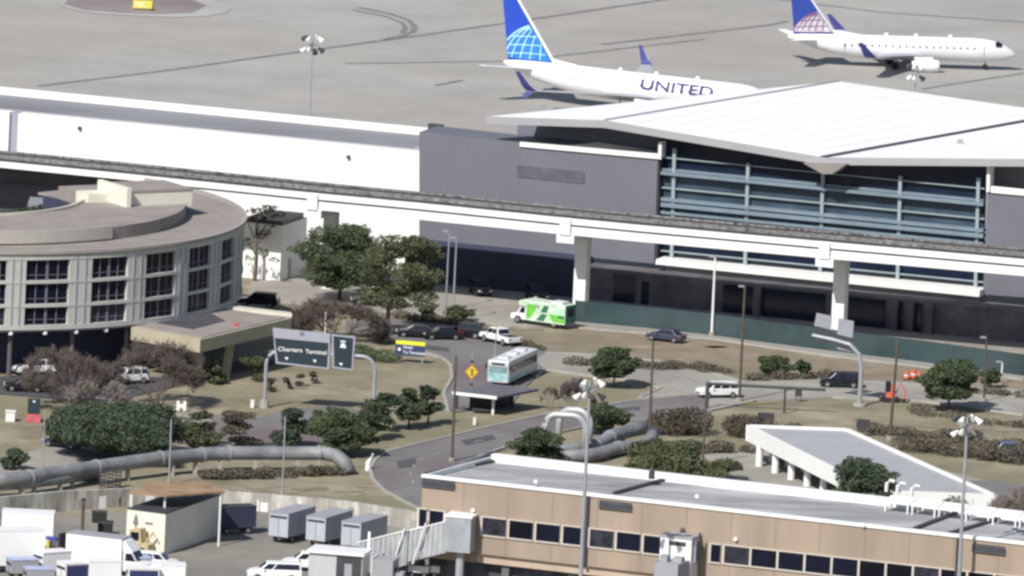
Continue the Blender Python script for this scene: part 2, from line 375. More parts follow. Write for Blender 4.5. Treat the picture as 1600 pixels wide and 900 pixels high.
gm.box8([V0-side, V0+side, V1+side, V1-side, V0-side+e, V0+side+e, V1+side+e, V1-side+e]); gm.build('gutter', dsteel_m, ro)
for k in range(1, 9):
    p_, q_ = R0.lerp(V0, k/9), R1.lerp(V1, k/9); sd = (q_-p_).cross(Vector((0, 0, 1))).normalized()*.03; e2 = Vector((0, 0, .03))
    MB().box8([p_-sd, p_+sd, q_+sd, q_-sd, p_-sd+e2, p_+sd+e2, q_+sd+e2, q_-sd+e2]).build('roof_seam', roofw_m, ro)
for vx, vy in ((850, 170), (1120, 182), (1400, 165), (1500, 225)):
    v_ = P(vx, vy, V0.z+.6); MB().bx(v_.x-.35, v_.x+.35, v_.y-.35, v_.y+.35, V0.z-.3, V0.z+1.1).build('roof_vent', greyl_m, ro)
gm = MB(); side = (R1-R0).cross(Vector((0, 0, 1))).normalized()*.18
gm.box8([R0-side, R0+side, R1+side, R1-side, R0-side+e, R0+side+e, R1+side+e, R1-side+e]); gm.build('ridge_cap', greyl_m, ro)
b = MB(); q0, q1, q2 = tp(1255, 255, 2.5), tp(1322, 257, 2.5), tp(1300, 272, 2.5)
b.prism([q0, q1, q2, tp(1285, 272, 2.5)], -T.n*3); b.build('valley_bracket', mat('bracket_taupe', (.26, .235, .22), .7, .05, .5), ro)
# glass front
face_prism(MB(), [(1033, 212), (1180, 235), (1287, 256), (1541, 258), (1534, 466), (1028, 416)], -1.5, .4).build('glazing', glass_m, TB)
face_prism(MB(), [(1022, 246), (1031, 247), (1026, 416), (1018, 410)], -.2, 1.6).build('corner_post', dsteel_m, TB)
face_prism(MB(), [(1029, 222), (1034, 222), (1033, 246), (1028, 246)], .3, 1.6).build('corner_post', white_m, TB)
face_prism(MB(), [(1542, 262), (1547, 262), (1546, 300), (1541, 300)], .3, 1.6).build('corner_post', white_m, TB)
sl_ = .098
def band(x0, x1, y, t, b, depth, name, mt, k=sl_):
    q = MB(); face_prism(q, [(x0, y+(x0-1045)*k), (x1, y+(x1-1045)*k), (x1, y+t+(x1-1045)*k), (x0, y+t+(x0-1045)*k)], b, depth); return q.build(name, mt, TB)
band(1030, 1536, 274, 38, -1.42, .06, 'spandrel_glass', span_m)
band(1030, 1536, 322, 26, -1.42, .06, 'spandrel_glass', span_m)
for y, t, bb in ((246, 1.6, -.9), (293, 2.2, -.9), (392, 1.8, -.9)): band(1032, 1538, y, t, bb, .3, 'rail', mull_m)
for y, t, bb in ((264, 3, -.9), (269, 5, -.3), (310, 5, -.6), (318, 6, -.3), (331, 4, -.6)): band(1032, 1536, y, t, bb, 1.1, 'sun_shelf', shelf_m)
for x in (1053, 1168, 1285, 1406, 1528):
    yt = {1053: 232, 1168: 255, 1285: 270, 1406: 275, 1528: 278}[x]
    for y0, y1 in ((yt, 460),):
        y1 = 412+(x-1045)*.1
        face_prism(MB(), [(x-2, y0), (x+3, y0+.5), (x-2, y1), (x-7, y1)], -.75, .6).build('mullion', mull_m, TB)
# ledge
face_prism(MB(), [(1025, 405), (1531, 454), (1530, 464), (1024, 413)], 1.6, 3.0).build('ledge', white_m, TB)
face_prism(MB(), [(1040, 415), (1530, 465), (1530, 478), (1040, 430)], .8, 2.0).build('ledge_fascia', soff_m, TB)
# ground floor
aE = T.L(1700, 500, -7)[0]
GB = 4.5; zL = T.L(1040, 431, GB)[1]; zD = T.L(655, 382, GB)[1]
MB().fb(T, aL+.2, T.L(905, 430, GB)[0], -.5, GB, .05, zD).build('ground_floor_wall', shadew_m, TB)  # dark colour stands in for the guideway's shadow band on the wall
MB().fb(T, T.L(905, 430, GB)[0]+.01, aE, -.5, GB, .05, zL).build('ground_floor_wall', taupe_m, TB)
for x0, x1, h in ((958, 992, 3.6), (1002, 1014, 3), (1130, 1180, 4.6), (1192, 1290, 5), (1325, 1385, 5), (1400, 1412, 5), (1430, 1442, 5)):
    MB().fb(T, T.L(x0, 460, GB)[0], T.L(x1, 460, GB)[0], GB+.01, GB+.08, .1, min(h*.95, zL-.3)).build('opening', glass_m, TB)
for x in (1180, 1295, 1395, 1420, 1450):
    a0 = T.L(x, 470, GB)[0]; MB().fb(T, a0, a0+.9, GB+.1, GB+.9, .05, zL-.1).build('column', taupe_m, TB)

# long white concourse
zw = T.L(655, 238, -1)[1]
WB = emp('concourse_building', T.W(T.L(340, 420, -1)[0], -1, 0), 'long white windowless building with grey flat roof behind the guideway', 'building')
a0 = T.L(29, 178, -1)[0]; a1 = aL-.02; a190 = T.L(188, 260, -1)[0]; aX = a0-40
bk = T.ab(P(680, 213, zw-.35))[1]
MB().fb(T, a190, a1, -3, -1, .05, zw).build('wall', white_m, WB)
MB().fb(T, a0, a190-.01, -3, -1, 9.6, zw).build('wall', white_m, WB)
MB().fb(T, a0-1.2, a0-.01, -3, -1.5, 9.6, zw-.02).build('recess_wall', mat('shaded_white', (.33, .33, .42), .7, .04, .4), WB)  # shade of the shallow recess is put into the colour
MB().fb(T, aX, a0-1.21, -3, -1, 9.6, zw).build('wall', white_m, WB)
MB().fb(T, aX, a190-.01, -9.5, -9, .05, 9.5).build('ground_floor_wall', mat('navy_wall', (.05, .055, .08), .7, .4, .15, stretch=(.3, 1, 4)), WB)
MB().fb(T, aX, a1, bk, -3.01, zw-1.0, zw-.35).build('roof', groof_m, WB)
MB().fb(T, a1-3.2, a1-.05, bk+1, -3.05, zw-.34, zw-.3).build('roof_patch', mat('pale_membrane', (.42, .47, .55), .8, .15, .2), WB)
MB().fb(T, aX, T.L(690, 205, bk)[0], bk-.6, bk, zw-2, zw+.55).build('parapet', white_m, WB)
MB().fb(T, aX, a1, -3, -2.6, zw+.002, zw+.12).build('coping', greyl_m, WB)
for x, y in ((125, 200), (545, 245)):
    q = tp(x, y, -.95); MB().tube([q, q+T.n*.3], .24, 8).build('wall_light', dsteel_m, WB)
# small white annex block
bb = T.ab(P(437, 440))[1]; A0 = T.L(378, 437, bb)[0]; A1 = T.ab(P(437, 440))[0]; AZ = T.L(437, 352, bb)[1]
AN = emp('annex_block', T.W(A0, bb, 0), 'small plain white block in front of the long white wall, behind the round hotel', 'building')
MB().fb(T, A0, A1, bb-8.5, bb, .05, AZ).build('wall', white_m, AN)
MB().fb(T, A0-.1, A1+.1, bb-8.6, bb+.1, AZ+.002, AZ+.5).build('roof', dsteel_m, AN)
q = T.W(A1, bb-1.5, 0); MB().fb(T, A1, A1+.05, bb-3.6, bb-2.6, .06, 2.5).build('door', greyl_m, AN)

# ---------------------------------------------------------------- elevated guideway
zg = 12.3
mat('tray_grey', (.20, .19, .19), .8, .5, 1.5)
GW = emp('elevated_guideway', P(885, 502), 'long elevated people mover track on white piers crossing in front of the terminal', 'guideway')
front = [P(x, y, zg) for x, y in ((-60, 247), (10, 253.5), (188, 271), (490, 302), (650, 317), (885, 341), (1000, 352), (1290, 378), (1595, 405), (1700, 414))]
def offs(pts, d):
    out = []
    for i, q in enumerate(pts):
        t = (pts[min(i+1, len(pts)-1)]-pts[max(i-1, 0)]); n = Vector((-t.y, t.x, 0)).normalized(); out.append(q+n*d)
    return out
def strip(mb, pts, d0, d1, z0, z1):
    A = offs(pts, d0); B = offs(pts, d1)
    rings = [[Vector((p.x, p.y, z0)), Vector((q.x, q.y, z0)), Vector((q.x, q.y, z1)), Vector((p.x, p.y, z1))] for p, q in zip(A, B)]
    return mb.loft(rings)
wc_m = mat('white_concrete', (.80, .80, .79), .8, .04, .4)
strip(MB(), front, .35, 10.1, zg-.75, zg-.45).build('deck', deck_m, GW)
strip(MB(), front, 0, .34, zg-.72, zg).build('parapet', wc_m, GW)
strip(MB(), front, 10.1, 10.3, zg-.7, zg-.2).build('parapet', MATS['tray_grey'], GW)
strip(MB(), front, .45, .62, zg-.98, zg-.75).build('drip_groove', dsteel_m, GW)
ispl = [i for i in range(2, len(front))]
strip(MB(), [front[i] for i in range(2, len(front))], 0.1, 3.2, zg-2.0, zg-.98).build('girder', wc_m, GW)
strip(MB(), front[:3], 2.2, 6., zg-1.9, zg-.76).build('girder', dsteel_m, GW)
strip(MB(), front, 8.5, 10., zg-2.2, zg-.76).build('girder', wc_m, GW)
for d in (2.6, 4.0, 7.6, 9.0): strip(MB(), front, d, d+.12, zg-.45, zg-.25).build('rail', dsteel_m, GW)
for d in (5.4, 6.4, 9.7): strip(MB(), front, d, d+.3, zg-.45, zg-.1).build('cable_tray', MATS['tray_grey'], GW)
cl = MB(); rnd = random.Random(3)
for i in range(len(front)-1):
    p, q = front[i], front[i+1]; n = int((q-p).length/.9)
    for j in range(n):
        c = p.lerp(q, j/n); t = (q-p).normalized(); nn = Vector((-t.y, t.x, 0)); d = rnd.choice((3.3, 8.1, 9.3, 9.9)); s_ = rnd.uniform(.15, .4)
        c = c+nn*d; cl.bx(c.x-s_, c.x+s_, c.y-s_*.6, c.y+s_*.6, zg-.45, zg-.45+rnd.uniform(.1, .35))
cl.build('rail_clips', dsteel_m, GW)['kind'] = 'stuff'
for cx, cy in ((490, 302), (885, 341), (1290, 378)):
    c = P(cx, cy, zg); t = (front[-2]-front[3]).normalized(); n = Vector((-t.y, t.x, 0))
    fr = Frame(c, math.degrees(math.atan2(-t.y, t.x)))
    pier = MB().fb(fr, -.3, 1.2, -6.6, -5.0, .05, zg-2.7).build('pier', wc_m, GW)
    MB().fb(fr, -1.1, 1.1, -9.8, .12, zg-3.0, zg-2.01).build('cap', wc_m, pier)
    MB().fb(fr, -.7, .6, -.09, .3, zg-2.0, zg-.1).build('end_block', wc_m, pier)

# ---------------------------------------------------------------- teal fence, poles
def fence_line(px, h, name, mt, label):
    Q = [P(x, y) for x, y in px]; r = emp(name, Q[0], label, 'fence'); b = MB(); t = .05
    for i in range(len(Q)-1):
        d = Q[i+1]-Q[i]; n = Vector((-d.y, d.x, 0)).normalized()*t
        b.box8([Q[i]-n, Q[i+1]-n, Q[i+1]+n, Q[i]+n]+[q+Vector((0, 0, h)) for q in (Q[i]-n, Q[i+1]-n, Q[i+1]+n, Q[i]+n)])
    b.build('screen', mt, r)
    for i in range(len(Q)-1):
        L = (Q[i+1]-Q[i]).length; k = max(1, int(L/3))
        for j in range(k):
            c = Q[i].lerp(Q[i+1], j/k); MB().tube([c+Vector((0, .12, 0)), c+Vector((0, .12, h+.15))], .05, 6).build('post', dsteel_m, r)
    return r
fence_line([(898, 503), (1000, 512), (1110, 524), (1200, 536), (1300, 549), (1440, 566), (1600, 588), (1660, 597)], 2.6, 'screened_fence', fence_m, 'teal mesh screened fence along the pale road in front of the terminal')
def cobra(xb, yb, xt, yt, label, mt, r=.12, arms=1, name='street_lamp', grp='lamp posts around the roads'):
    base = P(xb, yb); h = hgt(base, yt); o = emp(name, base, label, 'lamp post' if arms else 'pole', grp)
    tipx = P(xt, yt, h); lean = Vector((tipx.x-base.x, 0, 0))*.5
    MB().tube([base, base+lean+Vector((0, 0, h))], [r, r*.7], 8).build('pole', mt, o)
    MB().tube([base, base+Vector((0, 0, .5))], r*2.2, 8).build('base', conc_m, o)
    if arms:
        b = MB(); q = base+lean+Vector((0, 0, h))
        b.bx(q.x-.75, q.x-.05, q.y-.15, q.y+.15, q.z-.05, q.z+.15); b.build('lamp_head', steel_m, o)
    return o
cobra(695, 505, 703, 362, 'pale lamp post left of a pair, beside the dark terminal ground floor', steel_m)
cobra(708, 482, 714, 372, 'pale lamp post right of a pair, beside the dark terminal ground floor', steel_m)
cobra(1112, 525, 1117, 402, 'white lamp post on the pale road behind the navy hatchback', wc_m, .16)
cobra(264, 757, 267, 655, 'thin pale pole behind the rusty canopy shed', steel_m, .11, 0, 'utility_pole')
cobra(441, 775, 445, 650, 'thin pale pole in front of the long grey pipe', steel_m, .11, 0, 'utility_pole')
cobra(773, 560, 777, 508, 'short pale pole at the tail of the white pickup', steel_m, .08, 0, 'utility_pole')
cobra(706, 722, 712, 556, 'dark wooden pole beside the loop road, left of the bus shelter', wood_m, .17, 0, 'utility_pole')
cobra(1014, 700, 1019, 532, 'dark wooden pole between the round tree and the hedge', wood_m, .17, 0, 'utility_pole')
cobra(1155, 628, 1164, 448, 'tall dark wooden pole behind the white utility vehicle', wood_m, .17, 1, 'utility_pole')
cobra(1390, 688, 1408, 530, 'dark wooden pole beside the orange digger', wood_m, .19, 0, 'utility_pole')
cobra(1098, 728, 1104, 600, 'dark wooden pole in front of the reddish hedge', wood_m, .14, 0, 'utility_pole')
cobra(1537, 628, 1541, 528, 'dark pole at the right, behind the small round tree', wood_m, .14, 1, 'utility_pole')
cobra(1564, 600, 1567, 566, 'short white post with white head near the right end of the fence', wc_m, .12, 1, 'utility_pole')
cobra(605, 520, 612, 470, 'thin pole among the trees left of the lamp post pair', wood_m, .1, 0, 'utility_pole')
cobra(507, 540, 509, 488, 'striped white marker pole sticking up behind the green gantry sign', wc_m, .1, 0, 'utility_pole')
cobra(66, 735, 71, 640, 'thin pale pole in the left car park', steel_m, .09, 0, 'utility_pole')
def flood(xb, yb, yt, label, rr=.22, k=8, spread=1.3):
    base = P(xb, yb); h = hgt(base, yt); o = emp('floodlight_mast', base, label, 'light mast', 'floodlight masts')
    MB().tube([base, base+Vector((0, 0, h))], [rr, rr*.5], 8).build('mast', steel_m, o)
    MB().tube([base+Vector((0, 0, h-1.1)), base+Vector((0, 0, h-.95))], spread*.6, 10).build('lamp_ring', steel_m, o)
    for i in range(k):
        t = i*2*math.pi/k+.3; z = h-(.2 if i % 2 else 1.7)
        c = base+Vector((math.cos(t)*spread, math.sin(t)*spread, z)); d = Vector((math.cos(t)*.3, math.sin(t)*.3, -.25))
        MB().tube([c-d*1.2, c+d*.5, c+d], [.12, .33, .36], 8).build('floodlight', wht_m if i % 3 else dsteel_m, o)
    return o
flood(482, 212, 58, 'tall floodlight mast on the far apron behind the white building', .15, 8, 1.2)
flood(1426, 205, 102, 'floodlight mast behind the white roof, in front of the regional jet', .16, 6, .9)
flood(903, 990, 594, 'tall floodlight mast in front of the tan building, middle of the picture', .26)
flood(1493, 1010, 652, 'tall floodlight mast in front of the tan building near its right end', .26)

# ---------------------------------------------------------------- hotel
HC = Vector((-69.96, -53.24, 0)); HR = 38.3
def cyl(x, y, R=HR):
    d = Vector(ray(x, y)); c = Vector(CP)-HC
    A = d.x**2+d.y**2; B = 2*(c.x*d.x+c.y*d.y); Cc = c.x**2+c.y**2-R*R
    t = (-B-math.sqrt(max(0, B*B-4*A*Cc)))/(2*A); q = c+d*t
    return math.degrees(math.atan2(q.y, q.x)), q.z
HT = emp('hotel_building', HC+Vector((30, -20, 0)), 'curved cream and blue hotel with three rows of dark windows and flat brown roof', 'hotel')
def cp(R, deg, z): t = math.radians(deg); return HC+Vector((R*math.cos(t), R*math.sin(t), z))
def arc(mb, r0, r1, d0, d1, z0, z1, n=None):
    n = n or max(2, int(abs(d1-d0)/2.5))
    rings = [[cp(r0, d, z0), cp(r1, d, z0), cp(r1, d, z1), cp(r0, d, z1)] for d in [d0+(d1-d0)*i/n for i in range(n+1)]]
    return mb.loft(rings)
zr = 14.5; zb = cyl(110, 514)[1]
DL, DR = -112, 48
hb_m = mat('hotel_precast', (.50, .50, .47), .75, .05, .3)
# windows & piers
wins = [(-30, 10), (40, 108), (143, 199), (227, 273), (294, 328), (344, 364)]
ang = []
for x0, x1 in wins: ang.append((cyl(x0, 450)[0], cyl(x1, 450)[0]))
ang.append((-2, 6)); ang.append((16, 24))
nf = 3; fh = (zr-.55-zb)/3
arc(MB(), HR-.9, HR-.55, DL, DR, zb+.05, zr-.3).build('inner_wall', shadew_m, HT)
for i in range(nf+1):
    z0 = zb+i*fh-(.0 if i == 0 else .12); arc(MB(), HR-.56, HR+.06, DL, DR, z0, z0+(.55 if i in (0, nf) else .36)).build('floor_band', hb_m, HT)
ed = DL
for (d0, d1) in ang+[(DR, DR)]:
    if d0-ed > .3:
        for z in range(nf): arc(MB(), HR-.56, HR, ed, d0, zb+z*fh+(.55 if z == 0 else .24)+.0, zb+(z+1)*fh-.12).build('pier_panel', hb_m, HT)
        md = (ed+d0)/2
        for q in (ed+(d0-ed)*.3, ed+(d0-ed)*.7): arc(MB(), HR+.001, HR+.09, q-.12, q+.12, zb+.56, zr-.4, 1).build('pier_rib', greyl_m, HT)
    ed = d1
for (d0, d1) in ang:
    if d1-d0 < .5: continue
    for z in range(nf):
        z0 = zb+z*fh+(.56 if z == 0 else .25); z1 = zb+(z+1)*fh-.13
        wn = arc(MB(), HR-.5, HR-.42, d0+.05, d1-.05, z0, z1, 3).build('window', random.choice(WINS), HT)
        for k, tk in ((.5, .22), (.25, .07), (.75, .07)):
            dm = d0+(d1-d0)*k; arc(MB(), HR-.41, HR-.3, dm-tk, dm+tk, z0, z1, 1).build('mullion', mat('dim_frame', (.16, .16, .2), .6, .05, 1), wn)
        arc(MB(), HR-.41, HR-.35, d0+.1, d1-.1, z0+.55, z0+.62, 3).build('transom', mat('dim_frame', (.16, .16, .2), .6, .05, 1), wn)
# roof
Rin = 17.
rf = arc(MB(), 20, HR+.05, DL, DR, zr-.28, zr).build('roof', hroof_m, HT)
arc(MB(), HR-.2, HR+.25, DL, DR, zr+.002, zr+.35).build('parapet', mat('parapet_taupe', (.36, .33, .30), .8, .05, .5), rf)
arc(MB(), 19, HR-7., -112, 33, zr+.003, zr+1.5).build('upper_roof', hroof_m, rf)
arc(MB(), HR-6.99, HR-6.7, -112, -42, zr+.2, zr+1.7).build('roof_coping', mat('parapet_taupe2', (.45, .42, .39), .8, .05, .5), rf)
arc(MB(), 19, 19.4, -112, 10, 10, zr+1.8).build('inner_parapet', cream_m, rf)
arc(MB(), 18.4, 19, -112, 40, .05, zr).build('courtyard_wall', shadew_m, HT)
# penthouse
zp = zr+1.5
q0 = P(198, 322, zp); q1 = P(300, 318, zp); q2 = P(299, 300, zp)
fr = Frame(q0, math.degrees(math.atan2(-(q1.y-q0.y), q1.x-q0.x))); Lp = (q1-q0).length
hp = .0
hz = hgt(q0, 301)
MB().fb(fr, 0, Lp, -7, 0, zp-.3, hz).build('penthouse', mat('cream_bright', (.72, .70, .60), .7, .03, .5), HT)
MB().fb(fr, -.1, Lp+.1, -7.1, .1, hz+.003, hz+.2).build('penthouse_roof', hroof_m, HT)
MB().fb(fr, -.6, -.01, -6, 1., zp-.3, hz+.7).build('fin_wall', mat('cream_bright', (.6,.6,.5)), HT)
MB().fb(fr, -3.2, -.62, -6.5, -3.5, zp-.3, hz-.6).build('penthouse', mat('cream_bright', (.6,.6,.5)), HT)
# courtyard shelter
q = P(84, 318, 12.8); 
MB().bx(q.x-3, q.x+4, q.y-2, q.y+4, 12.4, 12.9).build('courtyard_canopy', groof_m, HT)
for dx in (2.0, 3.6): MB().bx(q.x+dx, q.x+dx+.5, q.y-1.8, q.y-1.3, 9, 12.39).build('courtyard_column', white_m, HT)
# base floor
arc(MB(), HR-5.5, HR-5, DL, DR, .05, zb).build('ground_floor_wall', shadew_m, HT)
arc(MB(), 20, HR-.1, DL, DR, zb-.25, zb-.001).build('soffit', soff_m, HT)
for d in (-82, -70, -58, -46, -34, -22, -10):
    c = cp(HR-1.2, d, 0); MB().tube([c, c+Vector((0, 0, zb-.26))], .28, 8).build('column', taupe_m, HT)
for x, y in ((18, 522), (72, 521), (121, 517), (168, 515)):
    d, z = cyl(x, y); c = cp(HR-.3, d, zb-.45); b = MB(); b.tube([c+Vector((0, 0, .44)), c, c-Vector((0, 0, .15))], [.2, .3, .25], 8); b.build('soffit_lamp', wht_m, HT)
# porte-cochere
PC = emp('entrance_canopy', P(307, 590), 'flat tan drive-through canopy on two pillars beside the curved hotel', 'canopy')
zc = hgt(P(307, 590), 527)
pts = [P(205, 511, zc+.9), P(313, 531, zc+.9), P(456, 497, zc+.9), P(340, 480, zc+.9)]
b = MB(); b.prism([q-Vector((0, 0, 1.5)) for q in pts], (0, 0, 1.5)); b.build('slab', mat('tan_concrete', (.42, .38, .28), .8, .08, .4), PC)
b = MB(); c0 = sum(pts, Vector())/4; b.prism([q.lerp(c0, .08)+Vector((0, 0, .004)) for q in pts], (0, 0, .1)); b.build('roof', hroof_m, PC); b = MB(); b.prism([P(x, y, zc+.9)+Vector((0, 0, .108)) for x, y in ((245, 506), (300, 516), (352, 503), (330, 492))], (0, 0, .05)); b.build('roof_hatch', asph2_m, PC); b = MB(); b.box8([v for v in (P(330, 481, zc+.9), P(456, 496, zc+.9), P(455, 493, zc+.9), P(330, 478, zc+.9))]+[v+Vector((0, 0, .4)) for v in (P(330, 481, zc+.9), P(456, 496, zc+.9), P(455, 493, zc+.9), P(330, 478, zc+.9))]); b.build('parapet', cream_m, PC)
for (x, y, w2) in ((308, 593, .6), (352, 590, .5)):
    c = P(x, y); tx = P(x+(0 if x == 308 else 8), 530, zc)
    top_ = Vector((tx.x, c.y, zc-.61)); b = MB(); b.box8([c+Vector(v) for v in ((-w2, -w2, 0), (w2, -w2, 0), (w2, w2, 0), (-w2, w2, 0))]+[top_+Vector(v) for v in ((-w2, -w2, 0), (w2, -w2, 0), (w2, w2, 0), (-w2, w2, 0))])
    b.build('pillar', mat('tan_concrete', (.5, .4, .3)), PC)
c = P(367, 523, zc); b = MB(); b.tube([c, c+Vector((.2, 0, .7)), c+Vector((0, 0, 1.3))], [.45, .5, .2], 8); tag(b.build('flag', red_m), 'red bundled flag hanging at the right edge of the entrance canopy', 'flag')
# ---------------------------------------------------------------- near tan concourse
N = Frame(P(653, 905), 21.8)
def npx(x, y, b=0): a, z = N.L(x, y, b); return N.W(a, b, z)
NB = emp('tan_concourse', N.o, 'long low tan building with dark windows and pale flat roof in the foreground', 'building')
zn = N.L(653, 745)[1]; nE = N.L(1720, 860)[0]
zt0 = N.L(746, 865)[1]; 
nbk = N.ab(P(770, 716, zn))[1]
n0 = N.L(745, 800)[0]
MB().fb(N, n0, nE, -.4, 0, zt0, zn).build('wall', tanw_m, NB)
MB().fb(N, 0, n0-.01, -.4, 0, zt0-1, zn).build('wall', tanw_m, NB)
MB().fb(N, 0, nE, nbk, -.41, zt0-1, zn-.6).build('core', mat('tan_back', (.45, .36, .28), .8, .1, .3), NB)
MB().fb(N, 0, nE, nbk+.01, -.42, zn-.59, zn-.35).build('roof', mat('pale_roof', (.37, .375, .385), .85, .32, .22, stretch=(.3, 1.4, 1), big=(.12, (.24, .245, .25), .8)), NB)
MB().fb(N, -.1, nE, -.5, .15, zn+.002, zn+.32).build('coping', wc_m, NB)
MB().fb(N, N.L(770, 714, nbk)[0], nE, nbk-.5, nbk+.5, zn-2, zn+.5).build('parapet', wc_m, NB)
q0 = N.W(0, -.5, zn-.3); q1 = N.W(N.L(770, 714, nbk)[0], nbk, zn-.3); b = MB(); dd = Vector((0, .25, 0)); e = Vector((0, 0, .5))
b.box8([q0-dd, q1-dd, q1+dd, q0+dd, q0-dd+e, q1-dd+e, q1+dd+e, q0+dd+e]); b.build('parapet', wc_m, NB)
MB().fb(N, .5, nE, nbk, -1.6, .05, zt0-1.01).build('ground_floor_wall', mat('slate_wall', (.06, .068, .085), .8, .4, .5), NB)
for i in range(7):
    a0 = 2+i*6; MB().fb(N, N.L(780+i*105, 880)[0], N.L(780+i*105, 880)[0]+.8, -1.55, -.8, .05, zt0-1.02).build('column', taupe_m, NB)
ww = [(656, 668, 795), (672, 694, 797)]+[(755+42*i, 792+42*i, 808+i*4.55) for i in range(6)]+[(1007, 1037, 836)]+[(1112, 1127, 850)]+[(1133+42.3*i, 1172+42.3*i, 852+i*4.6) for i in range(12)]
fr_m = mat('pale_frame', (.55, .50, .45), .6, .04, .5)
for x0, x1, y in ww:
    a0, z1 = N.L(x0, y); a1, _ = N.L(x1, y); 
    wn = MB().fb(N, a0, a1, .0, .05, z1-1.85, z1).build('window', random.choice(WINS), NB)
    b = MB(); b.fb(N, a0-.25, a0-.005, 0, .14, z1-2.0, z1+.12).fb(N, a1+.005, a1+.25 if x1 < 700 else a1+.03, 0, .14, z1-2., z1+.12).fb(N, a0, a1, 0, .16, z1+.005, z1+.13).fb(N, a0, a1, 0, .16, z1-2.02, z1-1.855)
    b.build('frame', fr_m, wn)
for x, y in ((661, 745), (938, 779), (1521, 847)):
    a0, z1 = N.L(x, y+2); a1, _ = N.L(x+50, y); lo = MB().fb(N, a0, a1, 0, .2, z1-.85, z1).build('louvre', dsteel_m, NB)
    b = MB()
    for k in range(3): b.fb(N, a0-.1, a1+.1, .201, .3, z1-.25-k*.27, z1-.15-k*.27)
    b.build('slat', lv, lo)
for x, y in ((919, 775), (1497, 840)):
    q = npx(x, y, .2); MB().tube([q, Vector((q.x, q.y, zt0))], .17, 8).build('downpipe', dsteel_m, NB)
for x, y in ((740, 797), (838, 752), (1090, 775), (1150, 842), (1350, 820)):
    q = npx(x, y, .1); MB().tube([q, q+N.n*.25], .22, 8).build('wall_lamp', wht_m, NB)
for i in range(1, 14):
    aj = N.L(653+i*70, 800)[0]; MB().fb(N, aj, aj+.05, 0, .02, zt0, zn).build('wall_joint', mat('joint_brown', (.22, .17, .14), .9, .1, .5), NB)
# rooftop seams and panels
for x0, y0, x1, y1 in ((665, 742, 770, 722), (960, 772, 1070, 742), (1430, 827, 1500, 800), (1480, 836, 1560, 812)):
    p, q = P(x0, y0, zn-.3), P(x1, y1, zn-.3); d = (q-p).cross(Vector((0, 0, 1))).normalized()*.25; e = Vector((0, 0, .25))
    MB().box8([p-d, q-d, q+d, p+d, p-d+e, q-d+e, q+d+e, p+d+e]).build('roof_seam', dsteel_m, NB)
rnd = random.Random(5)
for i in range(6):
    x = 1385+i*42; y = 789+i*5.2; c = P(x, y+8, zn-.35)
    o = emp('roof_panel_rack', c, 'white tilted roof panel on short legs, number %s from the left on the tan roof' % ('one', 'two', 'three', 'four', 'five', 'six')[i], 'roof panel', 'tilted white roof panels')
    fr = Frame(c, 21.8)
    W = fr.W; b = MB(); b.box8([W(0, .9, .9), W(2.9, .9, .9), W(2.9, -1.2, 1.35), W(0, -1.2, 1.35), W(0, .9, 1.0), W(2.9, .9, 1.0), W(2.9, -1.2, 1.45), W(0, -1.2, 1.45)])
    b.build('panel', wht_m, o).location += Vector((0, 0, zn-.35-c.z)) if False else Vector((0, 0, c.z))
    for aa in (.1, 2.6):
        for bb_ in (.75, -1.05): 
            q = MB().fb(fr, aa, aa+.15, bb_, bb_+.15, c.z, c.z+.9).build('leg', wht_m, o)
for i, (x, y, lab) in enumerate(((1385, 768, 'leftmost'), (1402, 772, 'middle'), (1424, 776, 'rightmost'))):
    c = P(x, y, zn-.35); o = emp('rooftop_pipe_stack', c, 'white bent vent pipe on the tan roof, %s of three' % lab, 'vent', 'bent vent pipes')
    MB().tube([c, c+Vector((0, 0, .9)), c+Vector((.3, 0, 1.2)), c+Vector((.8, 0, 1.1))], .2, 8).build('pipe', wht_m, o)
c = P(1018, 748, zn+.4); tag(MB().tube([c, c+Vector((0, 0, .9)), c+Vector((0, 0, 1.2))], [.35, .3, .1], 8).build('roof_vent', dsteel_m), 'small black vent on the white parapet of the tan building', 'vent')
# jet bridge
jz = 4.2
JB = emp('jet_bridge', P(722, 905), 'ribbed grey boarding bridge sloping from the tan building down to a white cab', 'jet bridge')
qa = npx(722, 808, 1.4); za = qa.z; qa = Vector((qa.x, qa.y, 0))
ba, bz = qa+Vector((0, 0, za)), None
rot_m = mat('bridge_grey', (.34, .36, .38), .6, .15, .5)
frq = Frame(qa, 14); MB().fb(frq, -1.5, 1.3, -1.6, 1.2, za-3.6, za+.1).build('rotunda', rot_m, JB)
MB().tube([qa, qa+Vector((0, 0, za-3.61))], .45, 10).build('column', rot_m, JB)
MB().fb(frq, -1.6, 1.4, -1.7, 1.3, za+.102, za+.3).build('rotunda_roof', wht_m, JB)
qb = P(575, 860, 2.); dirv = Vector((qb.x-qa.x, qb.y-qa.y, 0)); Lb = dirv.length; dirv.normalize(); nn = Vector((-dirv.y, dirv.x, 0))
def jpt(s_, w_, z): q = qa+dirv*s_+nn*w_; return Vector((q.x, q.y, z))
ztop0 = za-.1; endt = P(575, 842, 5.); ztop1 = hgt((qa+dirv*Lb), 846)
def jtop(s_): return ztop0+(ztop1-ztop0)*s_/Lb
def seg(mb, s0, s1, w_, lo, hi):
    return mb.box8([jpt(s0, -w_, jtop(s0)-lo), jpt(s1, -w_, jtop(s1)-lo), jpt(s1, w_, jtop(s1)-lo), jpt(s0, w_, jtop(s0)-lo), jpt(s0, -w_, jtop(s0)-hi), jpt(s1, -w_, jtop(s1)-hi), jpt(s1, w_, jtop(s1)-hi), jpt(s0, w_, jtop(s0)-hi)])
mid = Lb*.48
tn = seg(MB(), .6, mid, 1.25, 3.4, .08).build('tunnel', rot_m, JB); tn2 = seg(MB(), mid, Lb, 1.5, 3.7, .0).build('tunnel', rot_m, JB)
